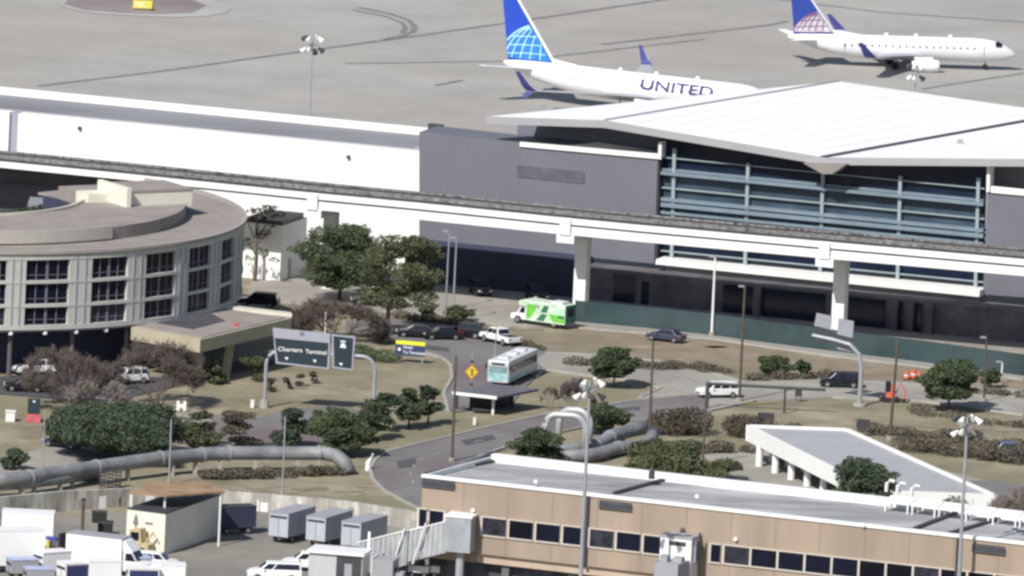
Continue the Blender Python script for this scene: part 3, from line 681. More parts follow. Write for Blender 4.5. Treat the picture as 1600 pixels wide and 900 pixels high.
seg(MB(), 1.0, mid, 1.35, .079, -.06).build('tunnel_roof', wht_m, JB); seg(MB(), mid-.1, Lb+.2, 1.6, -.002, -.14).build('tunnel_roof', wht_m, JB)
k = 1.5
while k < Lb-.1:
    wv = 1.25 if k < mid else 1.5
    for sg in (-1, 1):
        w0, w1 = sg*wv, sg*(wv+.13)
        hb = 3.35 if k < mid else 3.65
        MB().box8([jpt(k, w0, jtop(k)-hb), jpt(k+.16, w0, jtop(k)-hb), jpt(k+.16, w1, jtop(k)-hb), jpt(k, w1, jtop(k)-hb), jpt(k, w0, jtop(k)-.1), jpt(k+.16, w0, jtop(k)-.1), jpt(k+.16, w1, jtop(k)-.1), jpt(k, w1, jtop(k)-.1)]).build('rib', mat('rib_grey', (.50, .51, .52), .6, .1, .6), tn if k < mid else tn2)
    k += .7
for s_ in (3.4, 6.3):
    for sg in (-1, 1):
        MB().tube([jpt(s_, sg*1.8, jtop(s_)+.3), jpt(s_+1.6, sg*1.8, jtop(s_)-4.3)], .11, 6).build('brace', wht_m, JB)
MB().tube([jpt(Lb-3, 0, 0), jpt(Lb-3, 0, jtop(Lb-3)-3.31)], .5, 10).build('drive_column', rot_m, JB)
for sg in (-1, 1): MB().tube([jpt(Lb-3, sg*.4, .5), jpt(Lb-3, sg*1.0, .5)], .5, 12).build('wheel', tyre_m, JB)
# cab
cb = P(527, 905); cz = hgt(cb, 858); fr = Frame(cb, 12)
MB().fb(fr, -2.8, 3.0, -1.8, 1.6, cz-3.6, cz-.3).build('cab', mat('cab_grey', (.50, .51, .52), .6, .06, .5), JB)
MB().fb(fr, -3.0, 3.2, -2.0, 1.9, cz-.29, cz).build('cab_roof', wht_m, JB)
MB().fb(fr, .2, 2.9, 1.61, 1.66, cz-3.4, cz-.4).build('bellows', dsteel_m, JB)
MB().fb(fr, 1.1, 1.9, 1.67, 1.7, cz-3.3, cz-1.2).build('door', steel_m, JB)
MB().fb(fr, 4.0, 6.2, -1.6, 1.2, cz-3.8, cz-.6).build('access_box', greyl_m, JB)
MB().fb(fr, 3.9, 4.0, -1.7, 1.3, cz-3.9, cz-.4).build('access_rail', wht_m, JB)
MB().fb(fr, 2.7, 2.95, -2.0, -1.8, cz, cz+1.8).build('mast', wht_m, JB)
# second bridge seen end on
q = npx(1068, 838, 1.2); J2 = emp('jet_bridge', Vector((q.x, q.y, 0)), 'white boarding bridge end with equipment, joined to the middle of the tan wall', 'jet bridge')
fr = Frame(q, 21.8)
MB().fb(fr, -2.0, 1.5, -1.15, 1.5, 1.0, q.z).build('cab', wht_m, J2)
MB().fb(fr, -1.3, 1.4, 1.51, 4.8, 1.2, q.z-2.2).build('tunnel', greyl_m, J2)
MB().fb(fr, -2.1, 1.6, -1.14, 1.6, q.z+.002, q.z+.2).build('roof', greyl_m, J2)
MB().fb(fr, -1.0, .9, 1.501, 1.55, q.z-.8, q.z-.35).build('louvre', dsteel_m, J2)
MB().fb(fr, -.9, -.1, 3.2, 4.2, q.z-2.19, q.z-1.5).build('air_unit', steel_m, J2)
MB().fb(fr, .2, 1.2, 2.4, 3.4, q.z-2.19, q.z-1.7).build('air_unit', rot_m, J2)
MB().tube([fr.W(1.9, .2, 0), fr.W(1.9, .2, q.z+.6)], .12, 6).build('pipe', dsteel_m, J2)
MB().fb(fr, 1.51, 1.8, -.4, .9, q.z-2.5, q.z-.2).build('side_panel', mat('side_grey', (.3, .3, .35)), J2)
MB().tube([fr.W(0, 1, 0), fr.W(0, 1, .99)], .5, 8).build('column', steel_m, J2)

# ---------------------------------------------------------------- white slab shelter on columns
SH = emp('flat_roof_pavilion', P(1330, 790), 'grey flat roof pavilion with thick white edge on a row of white columns', 'pavilion')
zs = 3.8
pts = [P(1166, 667, zs), P(1325, 673, zs), P(1558, 777, zs), P(1372, 770, zs)]
b = MB(); b.prism([q-Vector((0, 0, 1.5)) for q in pts], (0, 0, 1.5)); b.build('slab', mat('grey_deck', (.36, .37, .39), .85, .05, .3), SH)
fs = MB()
for i in range(4):
    p, q = pts[i], pts[(i+1) % 4]; d = (q-p); n = Vector((d.y, -d.x, 0)).normalized(); cen = sum(pts, Vector())/4
    if n.dot(p-cen) < 0: n = -n
    e0 = Vector((0, 0, -1.52)); e1 = Vector((0, 0, .3))
    fs.box8([p-n*.35+e0, q-n*.35+e0, q+n*.02+e0, p+n*.02+e0, p-n*.35+e1, q-n*.35+e1, q+n*.02+e1, p+n*.02+e1])
fs.build('white_edge', white_m, SH)
for i in range(6):
    c = P(1186+25*i, 729+10.4*i); MB().tube([c, c+Vector((0, 0, zs-1.51))], .42, 10).build('column', white_m, SH)
    c = P(1205+25*i, 722+8*i); MB().tube([c, c+Vector((0, 0, zs-1.51))], .28, 10).build('column', wc_m, SH)
b = MB(); p0, p1 = P(1210, 716), P(1345, 762); d = Vector((0, .2, 0)); b.box8([p0-d, p1-d, p1+d, p0+d]+[v+Vector((0, 0, zs-1.6)) for v in (p0-d, p1-d, p1+d, p0+d)]); b.build('back_wall', shadew_m, SH)

# ---------------------------------------------------------------- aircraft
def ring(x, ry, rz, zc_, n=28): return [(x, ry*math.cos(2*math.pi*i/n), zc_+rz*math.sin(2*math.pi*i/n)) for i in range(n)]
def wing(mb, secs):  # secs: (LE xyz, chord, thick, vertical?)
    rings = []
    for (x, y, z, c, t, v) in secs:
        r = []
        for fx, ft in ((0, 0), (-.12, .8), (-.4, 1), (-.75, .5), (-1, 0.03), (-.75, -.35), (-.4, -.6), (-.12, -.6)):
            r.append((x+fx*c, y+ft*t/2, z) if v else (x+fx*c, y, z+ft*t/2))
        rings.append(r)
    return mb.loft(rings)
def clip_lines(poly_ok, arcs): return arcs
def aircraft(L, W_, Hh, span, zc_, fin_h, big, label, loc, rz, tail_cols, finlab):
    o = emp('airliner', (0, 0, 0), label, 'airplane', 'airliners on the far apron')
    h = L/2; rw, rh = W_/2, Hh/2
    secs = [(h, .04, .04, -.32), (h-.25, .22, .2, -.30), (h-.8, .42, .42, -.24), (h-1.8, .64, .66, -.14), (h-3., .82, .85, -.06), (h-4.6, .95, .97, -.01), (h-6.2, 1, 1, 0),
            (h-.45*L, 1, 1, 0), (-h+.36*L, 1, 1, 0), (-h+.28*L, .96, .96, .05), (-h+.2*L, .84, .83, .17), (-h+.12*L, .62, .62, .36), (-h+.06*L, .40, .42, .52), (-h+.02*L, .2, .24, .62), (-h, .08, .12, .66)]
    fus_m = mat('aircraft_white', (.80, .80, .82), .35, .02, .5)
    body = MB().loft([ring(x, a*rw, b*rh, zc_+c*rh) for x, a, b, c in secs]).build('fuselage', fus_m, o, smooth=True)
    # wings
    wx = 2.6 if big else 1.8; cr = 7.2 if big else 5.4; s2 = span/2; sw = .52
    navy = mat('winglet_navy', (.045, .05, .22), .4, .03, 1)
    for sg in (-1, 1):
        zw_ = zc_-rh*.55
        wg = wing(MB(), [(wx+1.5, sg*rw*.5, zw_, cr+1.2, .8, 0), (wx-.3*sw*s2, sg*s2*.33, zw_+s2*.03, cr*.68, .5, 0), (wx-s2*sw, sg*s2*.97, zw_+s2*.09, 1.7, .22, 0)])
        wg = wg.build('wing', mat('wing_grey', (.45, .46, .48), .4, .03, .5), o)
        wing(MB(), [(wx-s2*sw, sg*s2*.97, zw_+s2*.09-.02, 1.7, .2, 0), (wx-s2*sw-.8, sg*s2*.995, zw_+s2*.09+.7, 1.3, .14, 1), (wx-s2*sw-2.2, sg*s2*1.03, zw_+s2*.09+(2.5 if big else 2.1), .6, .08, 1)]).build('winglet', navy, wg)
        if big: wing(MB(), [(wx-s2*sw-.3, sg*s2*.98, zw_+s2*.09-.1, 1.2, .14, 1), (wx-s2*sw-1.3, sg*s2*1.01, zw_+s2*.09-1.0, .5, .08, 1)]).build('lower_winglet', navy, wg)
        # engine
        er = 1.08 if big else .88; ex = wx+1.6; ey = sg*s2*.3; ez = zw_-.75*er-.25
        en = MB().loft([ring2 for ring2 in [[(x, ey+r_*er*math.cos(t), ez+r_*er*math.sin(t)) for t in [2*math.pi*i/20 for i in range(20)]] for x, r_ in ((ex+1.2, .86), (ex+.9, .98), (ex, 1.04), (ex-1.6, .92), (ex-2.6, .68))]]).build('engine', fus_m, o, smooth=True)
        MB().tube([(ex+1.18, ey, ez), (ex+1.23, ey, ez)], er*.78, 16).build('intake', dsteel_m, en)
        MB().tube([(ex-2.5, ey, ez), (ex-3.4, ey, ez)], [er*.5, er*.2], 12).build('exhaust', dsteel_m, en)
        MB().bx(ex-2.3, ex+.3, ey-.15, ey+.15, ez+er*.9, zw_+.3).build('pylon', fus_m, en)
        # tailplane
        tz = zc_+rh*.45; ts = (14.2 if big else 11.5)/2
        wing(MB(), [(-h+.135*L, sg*.4, tz, 3.9 if big else 3.1, .35, 0), (-h+.135*L-ts*.62, sg*ts, tz+ts*.1, 1.4, .15, 0)]).build('tailplane', fus_m, o)
        # main gear
        gx = -h+.46*L; gy = sg*2.6
        g_ = MB().tube([(gx, gy, zc_-rh*.4), (gx, gy, .5)], .14, 8).build('landing_gear', steel_m, o)
        for q in (-.3, .3): MB().tube([(gx, gy+q-.15, .5), (gx, gy+q+.15, .5)], .5, 14).build('wheel', tyre_m, g_)
    gx = h-4.2; g_ = MB().tube([(gx, 0, zc_-rh*.8), (gx, 0, .35)], .1, 8).build('landing_gear', steel_m, o)
    for q in (-.2, .2): MB().tube([(gx, q-.1, .35), (gx, q+.1, .35)], .36, 12).build('wheel', tyre_m, g_)
    # fin: root chord and heights
    fz = zc_+rh*.80; fx = -h+(.185 if big else .2)*L; rc = 7.0 if big else 5.6; tc_ = 2.2 if big else 2.0; fs_ = .70*fin_h
    fin = wing(MB(), [(fx+1.2, 0, fz-.5, rc+1.2, .5, 1), (fx, 0, fz+.4, rc, .42, 1), (fx-fs_, 0, fz+fin_h, tc_, .16, 1)]).build('fin', mat(finlab+'_base', tail_cols[0], .35, .1, .3), o)
    # dorsal fillet
    b = MB(); b.add([(fx+4.2, 0, zc_+rh*.97), (fx-.2, -.2, fz+.9), (fx-.2, .2, fz+.9), (fx+.4, -.35, zc_+rh*.9), (fx+.4, .35, zc_+rh*.9)], [(0, 1, 3), (0, 4, 2), (0, 2, 1)]); b.build('dorsal_fillet', fus_m, o)
    b = MB()   # leading edge strip
    p, q = Vector((fx, 0, fz+.4)), Vector((fx-fs_, 0, fz+fin_h)); b.box8([p+Vector(v) for v in ((.25, -.1, 0), (.25, .1, 0), (-.12, .24, 0), (-.12, -.24, 0))]+[q+Vector(v) for v in ((.2, -.05, 0), (.2, .05, 0), (-.1, .12, 0), (-.1, -.12, 0))]); b.build('leading_edge', fus_m, fin)
    # globe pattern: a disc patch and lines, both following the fin sides
    def lim(z): t = (z-(fz+.4))/(fin_h-.4); return fx-.25-t*fs_, fx-rc-t*(fs_+tc_-rc)+.1, .21*(1-t)+.08*t
    cxg, czg, rg = fx-rc*.25, fz-1.6, fin_h*.82
    for sg in (-1, 1):
        def put(mb, pts2, wd, off):
            for i in range(len(pts2)-1):
                (x0, z0), (x1, z1) = pts2[i], pts2[i+1]
                ok = all(z > fz+.5 and z < fz+fin_h and lim(z)[1] < x < lim(z)[0] for x, z in ((x0, z0), (x1, z1)))
                if not ok: continue
                d = Vector((x1-x0, z1-z0)); n = Vector((-d.y, d.x)).normalized()*wd/2
                y0 = sg*(lim(z0)[2]+off); y1 = sg*(lim(z1)[2]+off)
                mb.add([(x0-n.x, y0, z0-n.y), (x1-n.x, y1, z1-n.y), (x1+n.x, y1, z1+n.y), (x0+n.x, y0, z0+n.y)], [(0, 1, 2, 3)])
        patch = MB(); cols = 26
        for i in range(cols):
            z0 = fz+.5+(fin_h-.5)*i/cols; z1 = fz+.5+(fin_h-.5)*(i+1)/cols
            def xr(z):
                dz = z-czg
                if abs(dz) >= rg: return None
                hw = math.sqrt(rg*rg-dz*dz); lo, hi = max(lim(z)[1], cxg-hw), min(lim(z)[0], cxg+hw)
                return (lo, hi) if hi > lo else None
            A, B = xr(z0), xr(z1)
            if A and B:
                ya = sg*(lim(z0)[2]+.02); yb = sg*(lim(z1)[2]+.02)
                patch.add([(A[0], ya, z0), (A[1], ya, z0), (B[1], yb, z1), (B[0], yb, z1)], [(0, 1, 2, 3)])
        if patch.f: patch.build('globe_patch', mat(finlab+'_globe', tail_cols[1], .35, .2, .5), fin)
        ln = MB(); K = 30
        for k_ in [-1., -.86, -.7, -.5, -.28, -.05, .2, .45, .7, .9]:   # meridians
            put(ln, [(cxg+k_*rg*math.cos(t)*.98-.35*rg*math.sin(t)*k_*0, czg+rg*.99*math.sin(t)) for t in [math.pi/2*i/K for i in range(K+1)]], .2 if abs(k_) > .99 else .15, .05)
        for k_ in [.34, .5, .66, .8, .91]:
            put(ln, [(cxg+x*rg, czg+rg*(k_+.08*(1-x*x))) for x in [-1+2*i/K for i in range(K+1)] if x*x+(k_+.08*(1-x*x))**2 < 1], .12, .05)
        ln.build('globe_lines', mat(finlab+'_lines', tail_cols[2], .35, .02, .5), fin, fix=False)
    # windows on both sides
    zwn = zc_+rh*.22
    nW = int(L*.62/(.95 if not big else .8)); wnd = MB()
    for sg in (-1, 1):
        for i in range(nW):
            x = h-6.2-i*(.95 if not big else .8); y = sg*(rw*math.cos(math.asin(.22))+.0)
            wnd.box8([(x, y, zwn-.14), (x+.24, y, zwn-.14), (x+.24, y+sg*.03, zwn-.14), (x, y+sg*.03, zwn-.14), (x, y-sg*.02, zwn+.16), (x+.24, y-sg*.02, zwn+.16), (x+.24, y+sg*.02, zwn+.16), (x, y+sg*.02, zwn+.16)])
    wnd.build('cabin_windows', mat('cabin_window'+('_faint' if big else ''), (.5, .48, .45) if big else (.14, .15, .22), .4, .05, 1), body)
    for sg in (-1, 1):   # cockpit
        b = MB(); b.add([(h-1.95, sg*.10*rw, zc_+rh*.56), (h-2.15, sg*.62*rw, zc_+rh*.40), (h-3.1, sg*.84*rw, zc_+rh*.42), (h-3.15, sg*.66*rw, zc_+rh*.70), (h-2.6, sg*.12*rw, zc_+rh*.78)], [(0, 1, 2, 3, 4)])
        b.build('cockpit_window', pane_m, body)
        for dx in (h-4.7, -h+.24*L):
            if not big or dx > 0: 
                yd = sg*(rw*.985); MB().bx(dx-.05, dx, yd-.02, yd+.02, zc_-.6, zc_+.9).build('door_seam', greyl_m, body)
    for x in (h-.3*L, h-.45*L, h-.58*L): MB().bx(x, x+.5, -.04, .04, zc_+rh*.98, zc_+rh+.35).build('antenna', fus_m, body)
    if big:
        for sg in (-1, 1):
            R3_ = Matrix(((1, 0, 0), (0, 0, -1), (0, 1, 0))) if sg < 0 else Matrix(((-1, 0, 0), (0, 0, 1), (0, 1, 0)))
            x0 = -h+21.3 if sg < 0 else -h+32.2; tilt = Matrix.Rotation(math.radians(-14*-1), 3, 'X') if sg < 0 else Matrix.Rotation(math.radians(-14), 3, 'X')
            Mx = (tilt @ R3_).to_4x4(); Mx.translation = Vector((x0, sg*(rw*.985+.02), zc_+rh*.10))
            # text is bent onto the fuselage
            t = text('UNITED', 'lettering', 2.0, Matrix.Identity(4), mat('lettering_navy', (.02, .02, .16), .5, .03, 1), body, .02)
            xs = [v.co.x for v in t.data.vertices]; sx = 10.9/max(xs)
            for v in t.data.vertices:
                x, y, z = v.co; ph = math.asin(.06)+y/rh*.93
                v.co = Vector((x0+(x*sx if sg < 0 else -x*sx), sg*(rw*math.cos(ph)+.10+z), zc_+(rh+.10+z)*math.sin(ph)))
    o.location = loc; o.rotation_euler = (0, 0, rz)
    return o
a1_ = math.radians(-26.5); tail = P(787, 99, 4.6)
aircraft(41., 3.76, 4.0, 35.8, 3.35, 8.6, True, 'large white airliner with bright blue globe tail and UNITED lettering, half behind the roof', Vector((tail.x, tail.y, .1))+Vector((math.cos(a1_), math.sin(a1_), 0))*20.5, a1_, [(.02, .07, .50), (.03, .20, .62), (.45, .80, .90)], 'tail_blue')
a2_ = math.radians(7.5); tail = P(1231, 62, 3.4)
aircraft(31.9, 3.0, 3.35, 28.6, 2.65, 6.2, False, 'smaller white regional jet with navy tail and gold globe grid at upper right', Vector((tail.x, tail.y, .1))+Vector((math.cos(a2_), math.sin(a2_), 0))*15.95, a2_, [(.03, .07, .36), (.62, .58, .62), (.22, .10, .25)], 'tail_navy')
# apron sign
q = P(222, 17); o = emp('taxiway_sign', q, 'small yellow taxiway sign on the traffic island at the upper left', 'sign')
MB().bx(q.x-1.3, q.x+1.4, q.y-.12, q.y+.12, .35, 1.5).build('panel', mat('taxi_yellow', (.72, .62, .06), .5, .03, 1), o)
for dx in (-1, 1): MB().bx(q.x+dx-.06, q.x+dx+.06, q.y-.06, q.y+.06, .1, .349).build('leg', dsteel_m, o)
Mx = Matrix.Rotation(math.radians(90), 4, 'X'); Mx.translation = Vector((-1.05, -.14, .55))
text('NC-', 'lettering', 1.1, Mx, mat('sign_black', (.9, .88, .7), .5, .02, 1), o)
q = P(236, 17); MB_ = MB().bx(q.x-.3, q.x+.3, q.y-.2, q.y+.2, .1, .9); tag(MB_.build('marker_box', dsteel_m), 'small dark box right of the yellow taxiway sign', 'box')

# ---------------------------------------------------------------- vehicles
def paint(n, c): return mat('paint_'+n, c, .3, .03, 1, spec=.5)
def wheels(o, xs, r, w_, rim=True):
    for x in xs:
        for sg in (-1, 1):
            y = sg*w_; wh = MB().tube([(x, y-sg*.26, r), (x, y, r)], r, 16).build('wheel', tyre_m, o)
            MB().tube([(x, y+sg*.001, r), (x, y+sg*.03, r)], r*.58, 12).build('rim', rim_m, wh)
def car(kind, pm, name, label, cat, group=None):
    o = emp(name, (0, 0, 0), label, cat, group)
    if kind == 'sedan': L, W_, H_, belt, r = 4.7, 1.84, 1.45, .92, .33; low = [(-2.35, .3), (-2.32, .85), (-1.9, .95), (1.0, .93), (1.9, .82), (2.3, .62), (2.35, .3)]; gb, gt = (-1.8, 1.15), (-1.05, .3)
    elif kind == 'suv': L, W_, H_, belt, r = 4.9, 1.95, 1.8, 1.08, .38; low = [(-2.45, .4), (-2.45, 1.05), (-2.3, 1.1), (1.25, 1.1), (2.15, 1.0), (2.4, .8), (2.45, .4)]; gb, gt = (-2.35, 1.35), (-2.1, .55)
    elif kind == 'van': L, W_, H_, belt, r = 5.5, 2.0, 1.98, 1.2, .38; low = [(-2.75, .4), (-2.75, 1.2), (1.45, 1.22), (2.35, 1.08), (2.7, .85), (2.75, .4)]; gb, gt = (-2.7, 1.6), (-2.55, .7)
    else: L, W_, H_, belt, r = 5.8, 2.0, 1.88, 1.15, .42; low = [(-2.9, .5), (-2.9, 1.12), (1.55, 1.15), (2.6, 1.08), (2.88, .85), (2.9, .5)]; gb, gt = (-.75, 1.75), (-.5, 1.0)
    hw = W_/2
    bd = MB().prism([(x, -hw, z) for x, z in low], (0, W_, 0)).build('body', pm, o)
    md = bd.modifiers.new('bevel', 'BEVEL'); md.width = .09; md.segments = 2; md.limit_method = 'ANGLE'
    b0, b1 = hw*.95, hw*.78
    def gp(x, t, sg): # point on greenhouse side
        return Vector((x, sg*(b0+(b1-b0)*t), belt+(H_-belt)*t))
    B = [Vector((gb[0], -b0, belt-.05)), Vector((gb[1], -b0, belt-.05)), Vector((gb[1], b0, belt-.05)), Vector((gb[0], b0, belt-.05)), Vector((gt[0], -b1, H_)), Vector((gt[1], -b1, H_)), Vector((gt[1], b1, H_)), Vector((gt[0], b1, H_))]
    cb_ = MB().box8(B).build('cabin', pm, o); md = cb_.modifiers.new('bevel', 'BEVEL'); md.width = .05; md.segments = 2
    def xe(side, t): return gb[side]+(gt[side]-gb[side])*t
    t0, t1 = .12, .84
    splits = {'sedan': [.04, .5, .96], 'suv': [.03, .33, .66, .96], 'van': [.02, .70, .97], 'pickup': [.05, .48, .95]}[kind]
    for sg in (-1, 1):
        for i in range(len(splits)-1):
            f0, f1 = splits[i]+.02, splits[i+1]-.02
            def X(f, t): return xe(0, t)+(xe(1, t)-xe(0, t))*f
            q = [gp(X(f0, t0), t0, sg), gp(X(f1, t0), t0, sg), gp(X(f1, t1), t1, sg), gp(X(f0, t1), t1, sg)]; q = [v+Vector((0, sg*.02, 0)) for v in q]
            MB().add(q, [(0, 1, 2, 3)]).build('side_window', pane_m, o)
    for side, nm, dx in ((1, 'windshield', .02), (0, 'rear_window', -.02)):
        q = [Vector((xe(side, t)+dx, s2*(b0+(b1-b0)*t)*.88, belt+(H_-belt)*t+.01)) for t, s2 in ((t0, -1), (t0, 1), (t1, 1), (t1, -1))]
        MB().add(q, [(0, 1, 2, 3)]).build(nm, pane_m, o)
    if kind == 'pickup': MB().bx(-2.75, -.85, -hw+.18, hw-.18, 1.13, 1.16).build('bed', dsteel_m, o)
    wheels(o, (-L*.31, L*.31), r, hw+.02)
    for sg in (-1, 1):
        MB().bx(L/2-.08, L/2+.015, sg*hw*.72-.2, sg*hw*.72+.2, .66, .82).build('headlight', lamp_m, o)
        MB().bx(-L/2-.015, -L/2+.08, sg*hw*.82-.12, sg*hw*.82+.12, .75, 1.0).build('taillight', tail_m, o)
        MB().bx(.62*gb[1], .62*gb[1]+.15, sg*(hw+.0), sg*(hw+.2), belt, belt+.15).build('mirror', pm, o)
    MB().bx(L/2+.001, L/2+.03, -hw*.5, hw*.5, .5, .64).build('grille', dsteel_m, o)
    return o
def put(o, x, y, rz, z=.12): o.location = P(x, y)+Vector((0, 0, z)); o.rotation_euler = (0, 0, rz); return o
pw, pk, pn, pb = paint('white', (.80, .80, .80)), paint('black', (.012, .013, .018)), paint('navy', (.05, .055, .09)), paint('blue', (.08, .10, .22))
PG = 'cars on the airport roads'
sub = paint('silver', (.35, .36, .38))
put(car('sedan', pn, 'parked_car', 'navy blue hatchback alone on the pale road in front of the teal fence', 'car', PG), 1040, 534, head(1070, 540, 1010, 533))
put(car('suv', pw, 'utility_vehicle', 'white four-wheel-drive wagon at the dark clearance bar', 'car', PG), 1121, 622, math.radians(200))
ds = car('suv', pk, 'utility_vehicle', 'long black wagon on the road beside the grey sign gantry', 'car', PG); put(ds, 1312, 606, math.radians(183))
put(car('pickup', pw, 'pickup_truck', 'white pickup truck seen from behind between black cars and the transit bus', 'pickup', PG), 781, 538, math.radians(128))
dup(ds, P(728, 528)+Vector((0, 0, .12)), math.radians(160), 'black wagon directly left of the white pickup', PG)
bs = car('sedan', pk, 'parked_car', 'black car in the middle of three dark cars left of the white pickup', 'car', PG); put(bs, 690, 531, math.radians(195))
dup(bs, P(650, 528)+Vector((0, 0, .12)), math.radians(178), 'black car leftmost of three dark cars, behind the yellow topped sign', PG)
dup(bs, P(578, 478)+Vector((0, 0, .12)), math.radians(185), 'black car half hidden behind the tall trees', PG)
dup(ds, P(404, 481)+Vector((0, 0, .12)), math.radians(170), 'black wagon just right of the curved hotel, above the entrance canopy', PG)
dup(ds, P(750, 461)+Vector((0, 0, .12)), math.radians(-75), 'dark vehicle in the shade of the terminal ground floor, left one', PG)
dup(ds, P(838, 470)+Vector((0, 0, .12)), math.radians(-75), 'dark vehicle in the terminal shade just above the green shuttle', PG)
sw = car('suv', pw, 'utility_vehicle', 'white wagon parked beside the curved hotel, between two bare trees', 'car', PG); put(sw, 200, 600, math.radians(215))
dup(sw, P(52, 586)+Vector((0, 0, .12)), math.radians(205), 'white car at far left under the hotel overhang', PG)
dup(sw, P(285, 572)+Vector((0, 0, .12)), math.radians(200), 'white car behind the tan canopy pillar', PG)
nb_ = car('sedan', paint('deep_blue', (.02, .03, .14)), 'parked_car', 'dark blue car beside the big round bush at left', 'car', PG); put(nb_, 100, 700, math.radians(150))
dup(bs, P(38, 612)+Vector((0, 0, .12)), math.radians(183), 'dark car at far left in front of the hotel driveway', PG)
put(car('pickup', pb, 'pickup_truck', 'dark blue pickup at the right edge beyond the pavilion', 'pickup', PG), 1578, 718, math.radians(182))
van = car('van', pw, 'white_van', 'white van with dark side windows at the bottom, left of the boarding bridge cab', 'van', 'white vans in the yard'); put(van, 428, 908, math.radians(184)); van.scale = (1.05, 1, 1)
dup(van, P(482, 892)+Vector((0, 0, .1)), math.radians(184), 'white van mostly hidden behind the boarding bridge cab', 'white vans in the yard')
# green shuttle
def shuttle():
    o = emp('shuttle_bus', (0, 0, 0), 'bright green and white cutaway shuttle bus parked by the teal fence', 'bus'); hw = 1.2
    gr = mat('wrap_green', (.16, .52, .06), .4, .1, 1); gd = mat('wrap_dark', (.035, .17, .10), .4, .1, 1); wt = pw
    bd = MB().prism([(x, -hw, z) for x, z in ((-3.9, .5), (-3.9, 2.85), (2.0, 2.95), (2.7, 2.75), (2.75, 2.2), (1.7, 2.1), (1.7, .5))], (0, 2*hw, 0)).build('body', mat('wrap_mint', (.48, .74, .46), .4, .15, .7, col2=(.75, .82, .75)), o)
    md = bd.modifiers.new('bevel', 'BEVEL'); md.width = .12; md.segments = 2
    MB().prism([(x, -1.0, z) for x, z in ((1.72, .5), (1.72, 2.09), (2.5, 2.09), (2.95, 1.3), (3.8, 1.1), (3.9, .5))], (0, 2.0, 0)).build('cab', wt, o)
    for sg in (-1, 1):
        y0 = sg*(hw+.012)
        def pan(pts2, mt, nm='wrap_panel', k=0): MB().add([(x, y0+sg*k, z) for x, z in pts2], [tuple(range(len(pts2)))]).build(nm, mt, bd)
        pan([(1.5, .7), (1.5, 2.5), (-.1, 2.5), (.9, .9)], gr); pan([(-2.2, .7), (-1.6, 1.6), (-3.8, 1.6), (-3.8, .7)], gr)
        pan([(.2, .65), (-.6, 1.5), (-1.4, 1.5), (-.9, .65)], gd); pan([(-.4, 1.7), (-.9, 2.55), (-1.6, 2.55), (-1.3, 1.7)], gd)
        pan([(-2.2, 1.7), (-2.7, 2.4), (-3.5, 2.4), (-3.6, 1.7)], mat('wrap_pale', (.45, .75, .55), .4, .1, 1)); pan([(-.2, 2.0), (-.35, 2.5), (.5, 2.5)], mat('wrap_grey', (.3, .35, .45), .4, .1, 1), k=.004)
        pan([(-3.8, 1.25), (-2.9, 1.25), (-2.9, 1.55), (-3.8, 1.55)], gd, k=.004)
        MB().add([(1.9, sg*1.012, 1.3), (2.7, sg*1.012, 1.3), (2.4, sg*1.012, 1.95), (1.9, sg*1.012, 1.95)], [(0, 1, 2, 3)]).build('side_window', pane_m, o)
        MB().bx(3.8, 3.92, sg*.7-.2, sg*.7+.2, .75, .95).build('headlight', lamp_m, o)
    MB().add([(2.54, -.85, 2.05), (2.54, .85, 2.05), (2.96, .85, 1.35), (2.96, -.85, 1.35)], [(0, 1, 2, 3)]).build('windshield', pane_m, o)
    MB().bx(-3.93, -3.89, -1.15, 1.15, .6, 2.8).build('rear_panel', gd, o); MB().bx(-3.96, -3.93, -.6, .6, 1.5, 2.4).build('rear_window', pane_m, o)
    MB().bx(-3.2, -1.6, -.8, .8, 2.88, 3.12).build('roof_unit', wt, o)
    wheels(o, (-2.3, 2.8), .45, 1.15); return o
put(shuttle(), 847, 509, math.radians(148))
def transit():
    o = emp('transit_bus', (0, 0, 0), 'white transit bus with pale teal front driving down beside the shelter', 'bus'); hw = 1.3; L = 11.6
    bd = MB().bx(-L/2, L/2, -hw, hw, .35, 2.95).build('body', mat('bus_white', (.62, .64, .66), .4, .03, 1), o); md = bd.modifiers.new('bevel', 'BEVEL'); md.width = .18; md.segments = 2
    te = mat('teal_wrap', (.18, .50, .50), .4, .25, 1.2, col2=(.5, .75, .75))
    MB().bx(L/2, L/2+.03, -1.15, 1.15, .6, 1.5).build('front_panel', te, o)
    MB().bx(L/2, L/2+.04, -1.1, 1.1, 1.55, 2.3).build('windshield', mat('bus_glass', (.2, .3, .33), .2, .2, 1), o)
    MB().bx(L/2, L/2+.05, -.8, .8, 2.42, 2.7).build('destination_sign', dsteel_m, o)
    for sg in (-1, 1):
        for i in range(6): MB().bx(-5.2+i*1.7, -3.7+i*1.7, sg*hw-.0 if sg > 0 else -hw-.02, sg*hw+.02 if sg > 0 else -hw, 1.5, 2.35).build('side_window', pane_m, o)
        MB().bx(-L/2+.3, L/2-.3, min(sg*hw, sg*(hw+.02)), max(sg*hw, sg*(hw+.02)), .55, .95).build('side_stripe', te, o)
        MB().bx(L/2, L/2+.06, sg*.9-.18, sg*.9+.18, .5, .7).build('headlight', lamp_m, o)
        MB().bx(L/2-.1, L/2+.4, sg*(hw+.15)-.08, sg*(hw+.15)+.08, 1.9, 2.5).build('mirror', dsteel_m, o)
    for x in (-3.2, 0, 3.4): MB().bx(x-.6, x+.6, -.6, .6, 2.96, 3.14).build('roof_hatch', mat('bus_white', (.6, .6, .6)), o)
    wheels(o, (-3.4, 3.2), .5, 1.28); return o
put(transit(), 800, 594, head(826, 584, 778, 606))

